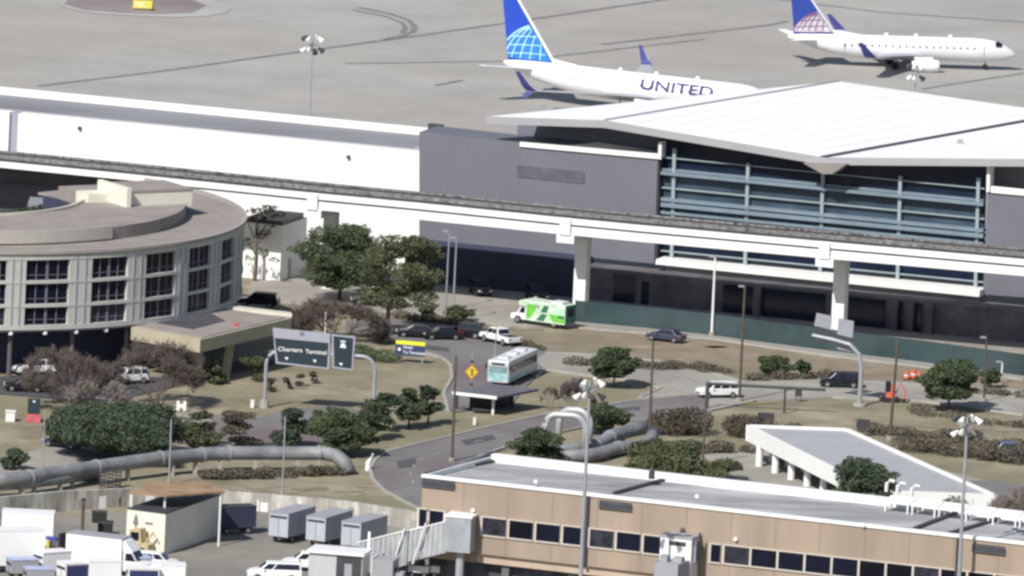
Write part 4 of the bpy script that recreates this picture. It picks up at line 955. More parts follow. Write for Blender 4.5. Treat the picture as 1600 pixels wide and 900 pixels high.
# bottom-left yard
def boxtruck():
    o = emp('box_truck', (0, 0, 0), 'white box truck with a long plain cargo body, facing right', 'truck'); hw = 1.25
    MB().bx(-4.6, 1.8, -hw, hw, 1.1, 3.9).build('cargo_box', wht_m, o); MB().bx(-4.62, 1.82, -hw-.02, hw+.02, 3.901, 4.0).build('cargo_roof', greyl_m, o)
    MB().prism([(x, -1.1, z) for x, z in ((1.95, .6), (1.95, 2.7), (2.9, 2.7), (3.5, 1.7), (4.6, 1.5), (4.8, 1.2), (4.8, .6))], (0, 2.2, 0)).build('cab', wht_m, o)
    MB().prism([(x, -1.05, z) for x, z in ((1.85, 2.71), (1.85, 3.8), (2.1, 3.7), (3.0, 2.71))], (0, 2.1, 0)).build('air_deflector', wht_m, o)
    for sg in (-1, 1): MB().add([(2.2, sg*1.112, 1.7), (3.4, sg*1.112, 1.7), (2.9, sg*1.112, 2.5), (2.2, sg*1.112, 2.5)], [(0, 1, 2, 3)]).build('side_window', pane_m, o)
    MB().add([(3.53, -.95, 1.75), (3.53, .95, 1.75), (2.95, .95, 2.62), (2.95, -.95, 2.62)], [(0, 1, 2, 3)]).build('windshield', pane_m, o)
    MB().bx(-4.6, 4.4, -.5, .5, .6, 1.09).build('chassis', dsteel_m, o)
    for sg in (-1, 1): MB().bx(4.79, 4.83, sg*.8-.18, sg*.8+.18, .9, 1.15).build('headlight', lamp_m, o)
    wheels(o, (-3.2, 3.5), .52, 1.15); return o
bt = boxtruck(); put(bt, 171, 897, head(100, 885, 170, 893))
def trailer(label, L, W_, H_, mt, cat='trailer', name='cargo_trailer', group=None, wz=.7, side=None):
    o = emp(name, (0, 0, 0), label, cat, group); hw = W_/2
    bd = MB().bx(-L/2, L/2, -hw, hw, wz, H_).build('body', mt, o)
    MB().bx(-L/2-.04, L/2+.04, -hw-.04, hw+.04, H_+.002, H_+.1).build('roof', greyl_m if side is None else side, o)
    MB().bx(-L/2-.03, -L/2, -hw*.88, hw*.88, H_-.5, H_-.25).build('rear_slot', dsteel_m, o)
    MB().bx(-L/2-.02, -L/2, -.02, .02, wz, H_-.55).build('door_seam', dsteel_m, o)
    MB().bx(-L/2+.2, L/2-.2, -.5, .5, wz-.25, wz-.01).build('chassis', dsteel_m, o)
    wheels(o, (-L*.3, L*.3), .35, hw-.1); return o
tg = mat('trailer_grey', (.42, .45, .50), .5, .05, .5)
gtr = trailer('grey box trailer, leftmost of the row behind the vans', 6.5, 2.3, 3.2, tg, group='grey box trailers in a row'); hdg = head(440, 855, 505, 836)
put(gtr, 455, 844, hdg)
dup(gtr, P(513, 850)+Vector((0, 0, .1)), hdg, 'grey box trailer in the middle of the row, behind the bridge cab', 'grey box trailers in a row')
dup(gtr, P(568, 858)+Vector((0, 0, .1)), hdg, 'grey box trailer rightmost of the row, behind the ribbed bridge', 'grey box trailers in a row')
wt_ = trailer('white trailer with a grey end wall at the far left edge of the yard', 6.2, 2.4, 4.4, wht_m, side=wht_m); put(wt_, 20, 893, head(0, 893, 60, 893))
MB().bx(3.11, 3.14, -1.19, 1.19, .8, 4.35).build('front_wall', greyw_m, wt_)
wc2 = trailer('white cab trailer with blue side behind the first, at far left', 5.5, 2.3, 4.6, wht_m, side=wht_m); put(wc2, 42, 868, head(0, 865, 60, 868))
lug = trailer('x', 2.6, 1.6, 1.9, wht_m, 'baggage cart', 'baggage_cart', 'white covered baggage carts', .5, wht_m)
MB().bx(-1.2, 1.2, .801, .83, .6, 1.8).build('curtain', mat('curtain_navy', (.03, .035, .12), .8, .1, 1), lug); MB().bx(-1.2, 1.2, -.83, -.801, .6, 1.8).build('curtain', MATS['curtain_navy'], lug)
lug2 = trailer('x', 2.4, 1.5, 1.6, greyl_m, 'baggage cart', 'baggage_cart', 'white covered baggage carts', .45, mat('pale_blue_cover', (.42, .48, .66), .7, .1, 1))
lug3 = trailer('x', 2.8, 1.6, 2.1, wht_m, 'baggage cart', 'baggage_cart', 'white covered baggage carts', .5, wht_m)
spots = [(28, 880, 20, 'at the far left, under the white trailer'), (34, 903, 20, 'in the bottom left corner'), (80, 900, 35, 'with its navy side showing, in front of the trailer end'), (116, 914, 30, 'at the bottom, below the truck rear wheel'), (160, 914, 15, 'at the bottom, below the middle of the box truck'),
         (211, 900, 20, 'with a pale blue top beside the truck cab'), (222, 922, 8, 'with dark open front, below the truck cab'), (262, 920, 4, 'with a wide dark front, rightmost of all'), (60, 918, 15, 'cut by the bottom edge, second from the left')]
for i, (x, y, r_, t) in enumerate(spots):
    o = (lug, lug2, lug3)[i] if i < 3 else dup((lug, lug2, lug3)[(i*2) % 3], (0, 0, 0)); o.location = P(x, y)+Vector((0, 0, .1)); o.rotation_euler = (0, 0, math.radians(r_)); o.scale = (1.25, 1.25, 1.2); o['label'] = 'white covered baggage cart '+t
dup(sw, P(243, 890)+Vector((0, 0, .1)), math.radians(-12), 'white car nose to nose with the box truck cab in the yard', 'white vans in the yard')
o = trailer('dark box trailer with bright white end beside the cream shed', 4.2, 1.9, 2.9, mat('navy_box', (.04, .045, .08), .6, .1, .6), side=dsteel_m); put(o, 366, 834, math.radians(25)); MB().bx(-2.16, -2.12, -.93, .93, .75, 2.88).build('end_panel', wht_m, o)
# yellow tug
o = emp('yellow_loader', (0, 0, 0), 'yellow ground loader with cab parked beside the cream shed', 'loader')
MB().prism([(x, -.8, z) for x, z in ((-1.6, .5), (-1.6, 1.2), (-.6, 1.3), (-.5, 2.6), (.7, 2.7), (.9, 1.3), (1.7, 1.1), (1.7, .5))], (0, 1.6, 0)).build('body', mat('loader_yellow', (.52, .43, .24), .6, .2, 1.5), o)
MB().bx(-.35, .6, -.82, .82, 1.5, 2.4).build('cab_window', pane_m, o); MB().tube([(.9, .3, 1.2), (1.8, .3, 2.4), (2.0, .3, 1.9)], .12, 6).build('arm', MATS['loader_yellow'], o); wheels(o, (-1, 1), .42, .85); put(o, 212, 866, math.radians(-20))
# equipment near bins
o = emp('lift_truck', (0, 0, 0), 'dark lift truck with yellow lamp between the white trailer and box truck', 'lift truck')
MB().bx(-1.3, 1.1, -.7, .7, .4, 1.3).build('body', mat('lift_dark', (.05, .06, .12), .6, .2, 1), o); MB().bx(1.1, 1.35, -.6, .6, .3, 3.0).build('mast', dsteel_m, o)
MB().bx(-.9, .9, -.65, .65, 2.2, 2.35).build('roof', mat('lift_blue', (.04, .05, .3), .6, .2, 1), o); MB().bx(-.2, .1, -.75, -.6, 1.3, 2.1).build('lamp', yel_m, o)
for x in (-.85, .8):
    for y in (-.6, .6): MB().bx(x-.04, x+.04, y-.04, y+.04, 1.3, 2.2).build('post', dsteel_m, o)
wheels(o, (-.8, .7), .38, .75); put(o, 80, 876, math.radians(-30))

# cream shed + rusty canopy
q = P(195, 848); S1 = Frame(P(256, 868), 0)
sc_ = P(256, 868); dA = (P(196, 860)-sc_); dB = (P(345, 836)-sc_)
sh = emp('cream_shed', sc_, 'cream portable shed with a dark sign, under the rusty canopy', 'shed')
hS = hgt(sc_, 804); up = Vector((0, 0, hS))
c0, c1, c2 = sc_, sc_+dA, sc_+dB; c3 = c1+dB
cs_m = mat('shed_cream', (.74, .72, .62), .7, .04, .5)
MB().box8([c0, c2, c3, c1]+[v+up for v in (c0, c2, c3, c1)]).build('body', cs_m, sh)
MB().box8([v+up+Vector((0, 0, .003)) for v in (c0, c2, c3, c1)]+[v+up+Vector((0, 0, .15)) for v in (c0, c2, c3, c1)]).build('roof', dsteel_m, sh)
uA = dA.normalized(); nA = Vector((uA.y, -uA.x, 0)); nA = nA if nA.dot(Vector((0, -1, 0))) > 0 else -nA
def onA(s0, s1, z0, z1, off=.02): 
    b = MB(); return b.box8([c0+uA*s0+Vector((0, 0, z0)), c0+uA*s1+Vector((0, 0, z0)), c0+uA*s1+nA*off+Vector((0, 0, z0)), c0+uA*s0+nA*off+Vector((0, 0, z0)), c0+uA*s0+Vector((0, 0, z1)), c0+uA*s1+Vector((0, 0, z1)), c0+uA*s1+nA*off+Vector((0, 0, z1)), c0+uA*s0+nA*off+Vector((0, 0, z1))])
LA = dA.length; grm = mat('sign_grey', (.2, .2, .22), .6, .2, 3)
onA(LA*.32, LA*.52, hS*.70, hS*.76).build('name_plate', grm, sh)
for k, (z0, z1, w2) in enumerate(((.6, .66, .03), (.66, .74, .07), (.74, .84, .05), (.84, .9, .03))): onA(LA*(.76-w2), LA*(.76+w2), hS*z0, hS*z1).build('emblem', grm, sh)
cn = emp('rusty_canopy', P(270, 850), 'flat rusty brown canopy roof on thin white posts above the cream shed', 'canopy')
zc2 = hgt(P(270, 852), 768)
pc = [P(200, 772, zc2), P(232, 757, zc2), P(320, 756, zc2), P(352, 770, zc2), P(262, 777, zc2)]
MB().prism(pc, (0, 0, .18)).build('roof', rust_m, cn)
for (x, y) in ((206, 773), (258, 775), (345, 770), (300, 758)):
    q = P(x, y, zc2); MB().tube([Vector((q.x, q.y, .05)), q], .12, 6).build('post', wht_m, cn)

# retaining wall
rw_m = mat('stained_concrete', (.36, .34, .30), .9, .35, .8, col2=(.68, .66, .60), stretch=(1.2, 1, .25), big=(.3, (.27, .25, .22), .7))
RW = emp('retaining_wall', P(280, 800), 'stained pale concrete retaining wall across the yard behind the shed', 'wall')
W0 = [P(x, y) for x, y in ((-30, 812), (100, 798), (200, 790), (280, 787), (420, 800), (540, 811), (660, 828))]; b = MB(); hh = [2.3, 2.2, 1.9, 1.8, 2., 2., 1.9]
for i in range(len(W0)-1):
    d = W0[i+1]-W0[i]; n = Vector((-d.y, d.x, 0)).normalized()*.3; p, q = W0[i], W0[i+1]
    MB().box8([p-n, q-n, q+n, p+n, p-n+Vector((0, 0, hh[i])), q-n+Vector((0, 0, hh[i+1])), q+n+Vector((0, 0, hh[i+1])), p+n+Vector((0, 0, hh[i]))]).build('wall_section', rw_m, RW)
rnd = random.Random(11)
for i in range(26):
    t = rnd.random()*5.99; k = int(t); p = W0[k].lerp(W0[k+1], t-k); d = (W0[k+1]-W0[k]).normalized(); n = Vector((d.y, -d.x, 0)); w2 = rnd.uniform(.3, 1.1); h2 = min(hh)*rnd.uniform(.5, .95)
    p = p+n*.31; MB().box8([p, p+d*w2, p+d*w2+n*.03, p+n*.03]+[v+Vector((0, 0, h2)) for v in (p, p+d*w2, p+d*w2+n*.03, p+n*.03)]).build('patch_panel', rnd.choice((wc_m, conc_m, kerb_m)), RW)

# ---------------------------------------------------------------- pipes
def pipe(px, z, r, name, label, sup=(), flange=()):
    Q = [P(x, y, z if not isinstance(z, list) else z[i]) for i, (x, y) in enumerate(px)]
    o = emp(name, Vector((Q[0].x, Q[0].y, 0)), label, 'pipe', 'large grey steam pipes')
    MB().tube(Q, r, 16).build('pipe', pipe_m, o, smooth=True)
    for i in sup:
        k = int(i); c = Q[k].lerp(Q[min(k+1, len(Q)-1)], i-k); c0_ = Vector((c.x, c.y, 0))
        b = MB(); b.bx(c.x-.25, c.x+.25, c.y-.5, c.y+.5, 0.02, c.z-r*.9); b.build('support', conc_m, o)
    for i in flange:
        k = int(i); c = Q[k].lerp(Q[min(k+1, len(Q)-1)], i-k); d = (Q[min(k+1, len(Q)-1)]-Q[k]).normalized()
        MB().tube([c-d*.12, c+d*.12], r*1.12, 16).build('flange', steel_m, o)
    return o
pipe([(-30, 752), (30, 748), (60, 743), (150, 730), (250, 716), (300, 712), (330, 709), (360, 708), (440, 708), (505, 708), (525, 712), (538, 722), (546, 738)], [1.9, 1.9, 1.9, 1.9, 2.0, 2., 2., 2., 2., 2., 1.9, 1.3, .3], .78, 'steam_pipe', 'long grey pipe on supports running across the left of the site', (1.2, 1.8, 2.6, 3.5, 4.4, 5.2, 6.5, 7.5, 8.4, 8.9), (1.5, 3, 4, 5.5, 6.9, 8.9))
pipe([(-30, 760), (40, 756), (100, 748), (150, 741)], [1.2, 1.2, 1.2, .6], .6, 'steam_pipe', 'short lower grey pipe at the far left below the long one', (.9, 1.9))
b0_ = P(846, 700)
def loop(x0, x1, yb, yt, r, label):
    A, B = P(x0, yb), P(x1, yb+5); h = hgt(A, yt); cr_ = 1.5; o = emp('pipe_loop', A, label, 'pipe', 'square pipe expansion loops')
    d = (B-A).normalized(); pts = [A+Vector((0, 0, .3)), A+Vector((0, 0, h-cr_))]
    for i in range(1, 6): t = math.pi/2*i/6; pts.append(A+d*cr_*(1-math.cos(t))+Vector((0, 0, h-cr_+cr_*math.sin(t))))
    for i in range(0, 6): t = math.pi/2*i/5; pts.append(B-d*cr_*(1-math.sin(t))+Vector((0, 0, h-cr_+cr_*math.cos(t))))
    pts.append(B+Vector((0, 0, .3)))
    MB().tube(pts, r, 14).build('pipe', mat('pipe_bright', (.44, .46, .48), .4, .1, .5, metal=.2), o, smooth=True)
    return o
loop(849, 913, 712, 646, .38, 'square looped pale pipe nearest the roof, left one')
loop(872, 920, 698, 638, .38, 'square looped pale pipe behind the first, right one')
pipe([(862, 706), (900, 702), (925, 698), (945, 688), (958, 680), (990, 672), (1010, 668)], [.9, .9, 1., 1.3, 1.6, 1.8, 1.8], .75, 'steam_pipe', 'grey pipe curving up to the right of the square loops', (1.5, 4.5), (2.2, 3.6))
pipe([(880, 714), (930, 710), (965, 700), (1000, 696), (1014, 690), (1022, 676)], [.9, .9, .9, .9, 1.2, 1.6], .72, 'steam_pipe', 'grey pipe below the curving one, ending beside the wooden pole', (1.5, 3), (2.,))
pipe([(690, 748), (712, 735), (735, 722), (770, 716)], [2.0, 2.4, 2.4, 1.5], .5, 'steam_pipe', 'short pale pipe behind the left corner of the tan roof', (1,))
# white kerb-side post by loop
q = P(575, 735); tag(MB().tube([q, q+Vector((0, 0, .9)), q+Vector((.5, 0, 1.9))], [.35, .3, .15], 8).build('bollard', wc_m), 'white curved guard post at the tip of the loop road', 'bollard')

# ---------------------------------------------------------------- signs
def gantry():
    A, B = P(413, 637), P(583, 648); o = emp('overhead_sign', A, 'dark green overhead road sign with white lettering on an arched pipe frame', 'road sign')
    hb = hgt(P(430, 637), 571); ht = hgt(P(430, 637), 515); d = (B-A); hm = (hb+ht)/2-.3
    for s_, nm in ((0, A), (1, B)):
        dd = d.normalized()*(1 if s_ == 0 else -1)
        pts = [nm, nm+Vector((0, 0, hm-1.6))]+[nm+dd*1.6*(1-math.cos(t))+Vector((0, 0, hm-1.6+1.6*math.sin(t))) for t in [math.pi/2*i/5 for i in range(1, 6)]]+[A.lerp(B, .5)+Vector((0, 0, hm))]
        MB().tube(pts, .22, 10).build('frame', steel_m, o)
    MB().tube([A, A+Vector((0, 0, .9))], .55, 10).build('footing', kerb_m, o)
    fr = Frame(A, math.degrees(math.atan2(-d.y, d.x)))
    def sp(x, y, b): a_, z_ = fr.L(x, y, b); return fr.W(a_, b, z_)
    def panel(px, b, mt, nm, dep=.1, par=o): return MB().prism([sp(x, y, b) for x, y in px], -fr.n*dep).build(nm, mt, par)
    pl = mat('sign_border', (.36, .37, .43), .5, .03, 1)
    panel([(426, 512), (516, 521), (514, 577), (431, 568)], .38, pl, 'panel_backing'); panel([(429, 528), (513, 536), (511, 574), (434, 565)], .42, sign_m, 'panel', .03)
    panel([(518, 522), (555, 526), (551, 579), (520, 575)], .38, pl, 'panel_backing'); panel([(521, 525), (552, 528.5), (549, 576), (522, 572.5)], .42, sign_m, 'panel', .03)
    def lab(s_, x, y, h_px, wpx, b=.44):
        p = sp(x, y, b); size = h_px/13.2*1.35; Mr = Matrix((fr.u, Vector((0, 0, 1)), fr.n)).transposed().to_4x4()
        t = text(s_, 'lettering', size, Matrix.Identity(4), wht_m, o, .01); mxx = max(v.co.x for v in t.data.vertices); k_ = (wpx/13.2)/mxx
        t.data.transform(Mr @ Matrix.Diagonal((k_, 1, 1, 1))); t.data.transform(Matrix.Translation(p-A)); return t
    lab('Charters', 434, 548, 6.6, 37, .5); lab('Terminal', 477, 552, 6.6, 32, .5)
    mk = mat('sign_black2', (.06, .06, .08), .5, .02, 1)
    for x in (469, 473): panel([(x, 518.5), (x+1.8, 518.7), (x+1.8, 525), (x, 525)], .41, mk, 'lettering', .02)
    for x, y in ((448, 562), (492, 566), (533, 571)): panel([(x-3.5, y-4), (x+2.5, y-3.5), (x+1, y), (x-.5, y+.3)], .45, wht_m, 'arrow', .02)
    x, y = 535, 532; panel([(x-3, y), (x+5, y+.8), (x+5, y+3), (x-3, y+2.2)], .45, wht_m, 'symbol', .02); panel([(x-1.5, y+4), (x+3.5, y+4.5), (x+6, y+12), (x-4, y+11)], .45, wht_m, 'symbol', .02)
gantry()
# blue/yellow sign
q = P(641, 567); o = emp('direction_sign', q, 'low navy sign with yellow top strip beside the black cars', 'sign'); fr = Frame(q, 14)
hb = hgt(q, 556); ht = hgt(q, 533)
MB().fb(fr, -1.8, 1.75, 0, .15, hb, ht-.45).build('panel', mat('sign_navy', (.03, .05, .13), .5, .05, 1), o); MB().fb(fr, -1.8, 1.75, 0, .16, ht-.449, ht).build('top_strip', lyel_m, o)
for a_ in (-1.5, 1.4): MB().fb(fr, a_, a_+.12, 0.02, .12, 0, hb-.001).build('leg', steel_m, o)
Mr = Matrix((fr.u, Vector((0, 0, 1)), fr.n)).transposed().to_4x4()
for s_, a_, z_, sz in (('Hotel', -.9, hb+.85, .5), ('To Terminals', -.9, hb+.25, .5)):
    M2 = Mr.copy(); M2.translation = fr.W(a_, .17, z_)-q; text(s_, 'lettering', sz, M2, wht_m, o)
MB().tube([fr.W(-1.35, .151, hb+.7), fr.W(-1.35, .18, hb+.7)], .2, 10).build('symbol', wht_m, o)
# diamond sign
q = P(735, 628); o = emp('warning_sign', q, 'yellow diamond warning sign with black symbol on a pole near the bus shelter', 'road sign')
c = Vector((q.x, q.y, hgt(q, 581))); ht = hgt(q, 552)
MB().tube([q, Vector((q.x, q.y, ht))], .07, 8).build('pole', steel_m, o)
MB().prism([c+Vector((.82, -.09, 0)), c+Vector((0, -.09, .9)), c+Vector((-.82, -.09, 0)), c+Vector((0, -.09, -.9))], (0, .03, 0)).build('border', mat('sign_orange', (.45, .25, .03), .5, .1, 1), o)
MB().prism([c+Vector((.66, -.12, 0)), c+Vector((0, -.12, .73)), c+Vector((-.66, -.12, 0)), c+Vector((0, -.12, -.73))], (0, .029, 0)).build('panel', yel_m, o)
b = MB(); 
for x0, z0, x1, z1 in ((-.15, .35, .15, .2), (.15, .2, -.12, .0), (-.12, 0, .15, -.2), (.15, -.2, -.1, -.38)): b.tube([c+Vector((x0, -.14, z0)), c+Vector((x1, -.14, z1))], .06, 5)
b.build('symbol', dsteel_m, o)
MB().bx(c.x-.2, c.x+.2, c.y-.1, c.y+.1, c.z-1.6, c.z-1.3).build('plate', dsteel_m, o)
MB().bx(c.x-.2, c.x+.2, c.y-.1, c.y+.1, c.z+1.05, c.z+1.35).build('plate', dsteel_m, o)
# bus shelter
q = P(750, 647); o = emp('bus_shelter', q, 'bus stop shelter with wide grey roof and white front edge', 'bus shelter')
hs = hgt(q, 619); pts = [P(706, 616, hs), P(776, 624, hs), P(842, 611, hs), P(768, 603, hs)]
MB().prism(pts, (0, 0, .25)).build('roof', mat('shelter_roof', (.13, .13, .15), .8, .15, .5), o)
p, r_ = pts[0], pts[1]; n = Vector((0, -.12, 0)); MB().box8([p+n, r_+n, r_, p, p+n+Vector((0, 0, .35)), r_+n+Vector((0, 0, .35)), r_+Vector((0, 0, .35)), p+Vector((0, 0, .35))]).build('roof_edge', wht_m, o)
for x, y in ((713, 640), (770, 648), (800, 636), (760, 633)):
    c = P(x, y); MB().tube([c, Vector((c.x, c.y, hs))], .16, 8).build('post', wc_m if x in (770,) else dsteel_m, o)
A, B = P(733, 640), P(800, 633); dn_ = Vector((0, .1, 0)); MB().box8([A-dn_, B-dn_, B+dn_, A+dn_]+[v+Vector((0, 0, 2.1)) for v in (A-dn_, B-dn_, B+dn_, A+dn_)]).build('back_panel', mat('smoked_panel', (.06, .055, .07), .4, .1, 1), o)
c = P(755, 646); MB().bx(c.x-1.3, c.x+1.0, c.y-.3, c.y+.3, .3, .55).build('bench', dsteel_m, o)
# right gantry seen from behind
A = P(1343, 634); o = emp('overhead_sign', A, 'grey back of an overhead road sign on a curved mast, right side', 'road sign')
hh_ = hgt(A, 540); zt1 = hgt(A, 535); B = P(1276, 513, zt1+1.2)
pts = [A, A+Vector((0, 0, hh_*.6)), A+Vector((-.1, 0, hh_*.85)), P(1325, 532, hh_*1.0), P(1300, 524, hh_*1.05), P(1268, 514, hh_*1.08)]
end = P(1268, 514, hh_*1.08); axis = Vector((end.x-A.x, 1.5, 0)); 
pts = [A, A+Vector((0, 0, hh_*.62)), A+axis*.06+Vector((0, 0, hh_*.85)), A+axis*.25+Vector((0, 0, hh_*1.0)), A+axis*.6+Vector((0, 0, hh_*1.06)), A+axis+Vector((0, 0, hh_*1.1))]
MB().tube(pts, [.3, .28, .26, .24, .22, .2], 10).build('mast', steel_m, o); MB().tube([A, A+Vector((0, 0, .3))], .8, 12).build('footing', kerb_m, o)
fr = Frame(A+Vector((0, .6, 0)), 0); fr.u = axis.normalized(); fr.n = Vector((fr.u.y, -fr.u.x, 0)); fr.n = fr.n if fr.n.y < 0 else -fr.n
def sp(x, y, b=0): a_, z_ = fr.L(x, y, b); return fr.W(a_, b, z_)
sb = mat('sign_back', (.30, .32, .36), .5, .05, .8)
for px in ([(1276, 489), (1300, 494), (1298, 515), (1272, 509)], [(1310, 497), (1334, 502), (1332, 531), (1308, 522)], [(1272, 521), (1298, 528), (1296, 538), (1274, 534)], [(1306, 530), (1331, 537), (1330, 550), (1308, 545)]):
    MB().prism([sp(x, y) for x, y in px], -fr.n*.1).build('panel', sb, o)
MB().prism([sp(x, y, .3) for x, y in ((1272, 514), (1332, 529), (1332, 533), (1274, 519))], -fr.n*.3).build('walkway', dsteel_m, o)
# clearance bar
A, B = P(1107, 640), P(1228, 655); o = emp('clearance_bar', A, 'dark overhead clearance bar on posts above the white wagon', 'barrier'); hc = hgt(A, 601)
C2 = P(1290, 609, hc); A2 = P(1103, 599, hc)
MB().tube([A2, C2], .2, 6).build('bar', dsteel_m, o)
for x in (1107, 1227): 
    q = P(x, 600+(x-1103)*.055, hc); MB().tube([Vector((q.x, q.y, 0)), q], .14, 6).build('post', dsteel_m, o)
def board(x, y, w_, y1, label, mt=dsteel_m, y0=None):
    q = P(x, y); zt_ = hgt(q, y1); o = emp('road_sign', q, label, 'road sign', 'small dark sign boards'); MB().bx(q.x-w_/2, q.x+w_/2, q.y-.06, q.y+.06, zt_-1.0, zt_).build('panel', mt, o)
    for dx in (-w_*.3, w_*.3): MB().bx(q.x+dx-.05, q.x+dx+.05, q.y-.05, q.y+.05, 0, zt_-1.001).build('leg', dsteel_m, o)
board(1196, 666, 1.9, 645, 'black sign board above the left corner of the pavilion roof'); board(1348, 682, 1.5, 655, 'black sign board right of the pavilion roof peak')
board(1247, 628, .8, 606, 'small dark sign on the road edge between the two wagons'); 
o = board
q = P(52, 660); o = emp('notice_board', q, 'dark notice board with red base at the far left', 'sign'); MB().bx(q.x-.7, q.x+.7, q.y-.1, q.y+.1, 1.0, 2.7).build('panel', sign_m, o); MB().bx(q.x-.8, q.x+.8, q.y-.2, q.y+.2, .05, .95).build('base', mat('faded_red', (.55, .12, .14), .7, .2, 2), o)
MB().tube([Vector((q.x, q.y-.101, 2.4)), Vector((q.x, q.y-.14, 2.4))], .14, 8).build('symbol', wht_m, o)
q = P(283, 643); o = emp('stone_marker', q, 'small white letter shaped marker on the hotel lawn', 'sign')
MB().bx(q.x-.55, q.x-.2, q.y-.1, q.y+.1, .1, 1.2).build('upright', wht_m, o); MB().bx(q.x+.2, q.x+.55, q.y-.1, q.y+.1, .1, 1.2).build('upright', wht_m, o); MB().bx(q.x-.199, q.x+.199, q.y-.1, q.y+.1, .45, .85).build('crossbar', wht_m, o)
for x, y, s_, lab in ((394, 637, .4, 'small white post left of the green gantry footing'), (741, 664, .3, 'small white post on the loop road verge below the shelter'), (697, 747, .3, 'small white post by the left corner of the tan roof'), (16, 658, 1.0, 'white utility box at the far left edge')):
    q = P(x, y); b = MB(); b.bx(q.x-s_/2, q.x+s_/2, q.y-s_/2, q.y+s_/2, .02, .6+s_*.5).bx(q.x-s_*.6, q.x+s_*.6, q.y-s_*.6, q.y+s_*.6, .6+s_*.5+.002, .7+s_*.5); tag(b.build('marker_post', wht_m), lab, 'post')
# orange excavator near pole and barrels
q = P(1392, 628); o = emp('orange_digger', q, 'orange and black mini digger beside the wooden pole on the right', 'digger')
b = MB(); b.bx(q.x-1.3, q.x+1.0, q.y-.9, q.y-.35, .1, .7).bx(q.x-1.3, q.x+1.0, q.y+.35, q.y+.9, .1, .7); b.build('track', tyre_m, o)
MB().bx(q.x-.7, q.x+.6, q.y-.8, q.y+.8, .71, 1.5).build('body', org_m, o); MB().bx(q.x-.9, q.x-.1, q.y-.6, q.y+.6, 1.51, 3.0).build('cab', pane_m, o); MB().bx(q.x-.1, q.x+.45, q.y-.65, q.y+.2, 1.5, 2.6).build('engine_cover', org_m, o)
MB().tube([(q.x+.6, q.y, 1.2), (q.x+1.3, q.y, 2.9), (q.x+2.0, q.y, 1.6), (q.x+1.8, q.y, .5)], .14, 6).build('arm', org_m, o); MB().bx(q.x+1.5, q.x+2.2, q.y-.4, q.y+.4, .1, .5).build('bucket', tyre_m, o); o.scale = (.8, .8, .8)
def drum(): 
    o = emp('traffic_drum', (0, 0, 0), '', 'barrel', 'orange traffic drums'); MB().tube([(0, 0, .12), (0, 0, 1.0)], [.32, .24], 12).build('drum', org_m, o); MB().tube([(0, 0, 0), (0, 0, .119)], .42, 12).build('base', tyre_m, o)
    MB().tube([(0, 0, .45), (0, 0, .6)], [.305, .285], 12).build('stripe', wht_m, o); return o
d0 = drum()
for i, (x, y, t, s_) in enumerate(((1416, 594, 'leftmost of three below the fence at right', 1.), (1427, 593, 'middle one of three below the fence at right', 1.1), (1436, 595, 'rightmost of three below the fence at right', 1.), (734, 903, 'standing alone at the foot of the boarding bridge', 2.2))):
    o = d0 if i == 0 else dup(d0, (0, 0, 0)); o.location = P(x, y)+Vector((0, 0, .06)); o.scale = (s_, s_, s_); o['label'] = 'orange striped traffic drum '+t
q = P(724, 903); o = emp('bollard', q, 'yellow bollard beside the orange drum at the bridge foot', 'bollard'); MB().tube([q+Vector((0, 0, .06)), q+Vector((0, 0, 1.5)), q+Vector((0, 0, 1.6))], [.2, .2, .08], 10).build('post', yel_m, o)
# equipment under the bridge
for i, (x, y, c_, lab) in enumerate(((655, 902, wht_m, 'white low equipment cart under the ribbed bridge, left one'), (690, 903, wht_m, 'white low equipment cart under the ribbed bridge, right one'), (615, 912, steel_m, 'grey ground power cart below the ribbed bridge'), (770, 905, wht_m, 'white cart at the bottom right of the bridge rotunda'))):
    o = emp('equipment_cart', (0, 0, 0), lab, 'cart', 'ground equipment carts'); MB().bx(-1.1, 1.1, -.7, .7, .5, 1.2).build('body', c_, o); MB().bx(-.7, .5, -.5, .5, 1.201, 1.6).build('hood', dsteel_m, o); wheels(o, (-.7, .7), .28, .7); put(o, x, y, math.radians(-10))
# yard clutter behind the trucks
for i, (x, y, lab) in enumerate(((155, 817, 'dark rubber bin on the yard, upper one'), (164, 835, 'dark rubber bin on the yard, lower one'))):
    q = P(x, y); o = emp('waste_bin', q, lab, 'bin', 'dark bins left of the shed'); MB().bx(q.x-.8, q.x+.8, q.y-.5, q.y+.5, .15, 1.2).build('body', tyre_m, o); MB().bx(q.x-.85, q.x+.85, q.y-.55, q.y+.55, 1.202, 1.3).build('lid', dsteel_m, o)
for i, x in enumerate((55, 66)):
    q = P(x, 818); tag(MB().tube([q, q+Vector((0, 0, .9)), q+Vector((0, 0, 1.0))], [.25, .25, .1], 8).build('bollard', wht_m), ('left' if i == 0 else 'right')+' white bollard of a pair behind the white trailer', 'bollard')
q = P(128, 842); o = emp('utility_pole', q, 'short dark post standing on the yard behind the box truck', 'pole'); MB().tube([q, q+Vector((0, 0, 4.2))], .2, 6).build('pole', wood_m, o)
MB().tube([q+Vector((0, 0, 4.21)), q+Vector((0, 0, 4.4))], .28, 6).build('cap', dsteel_m, o)
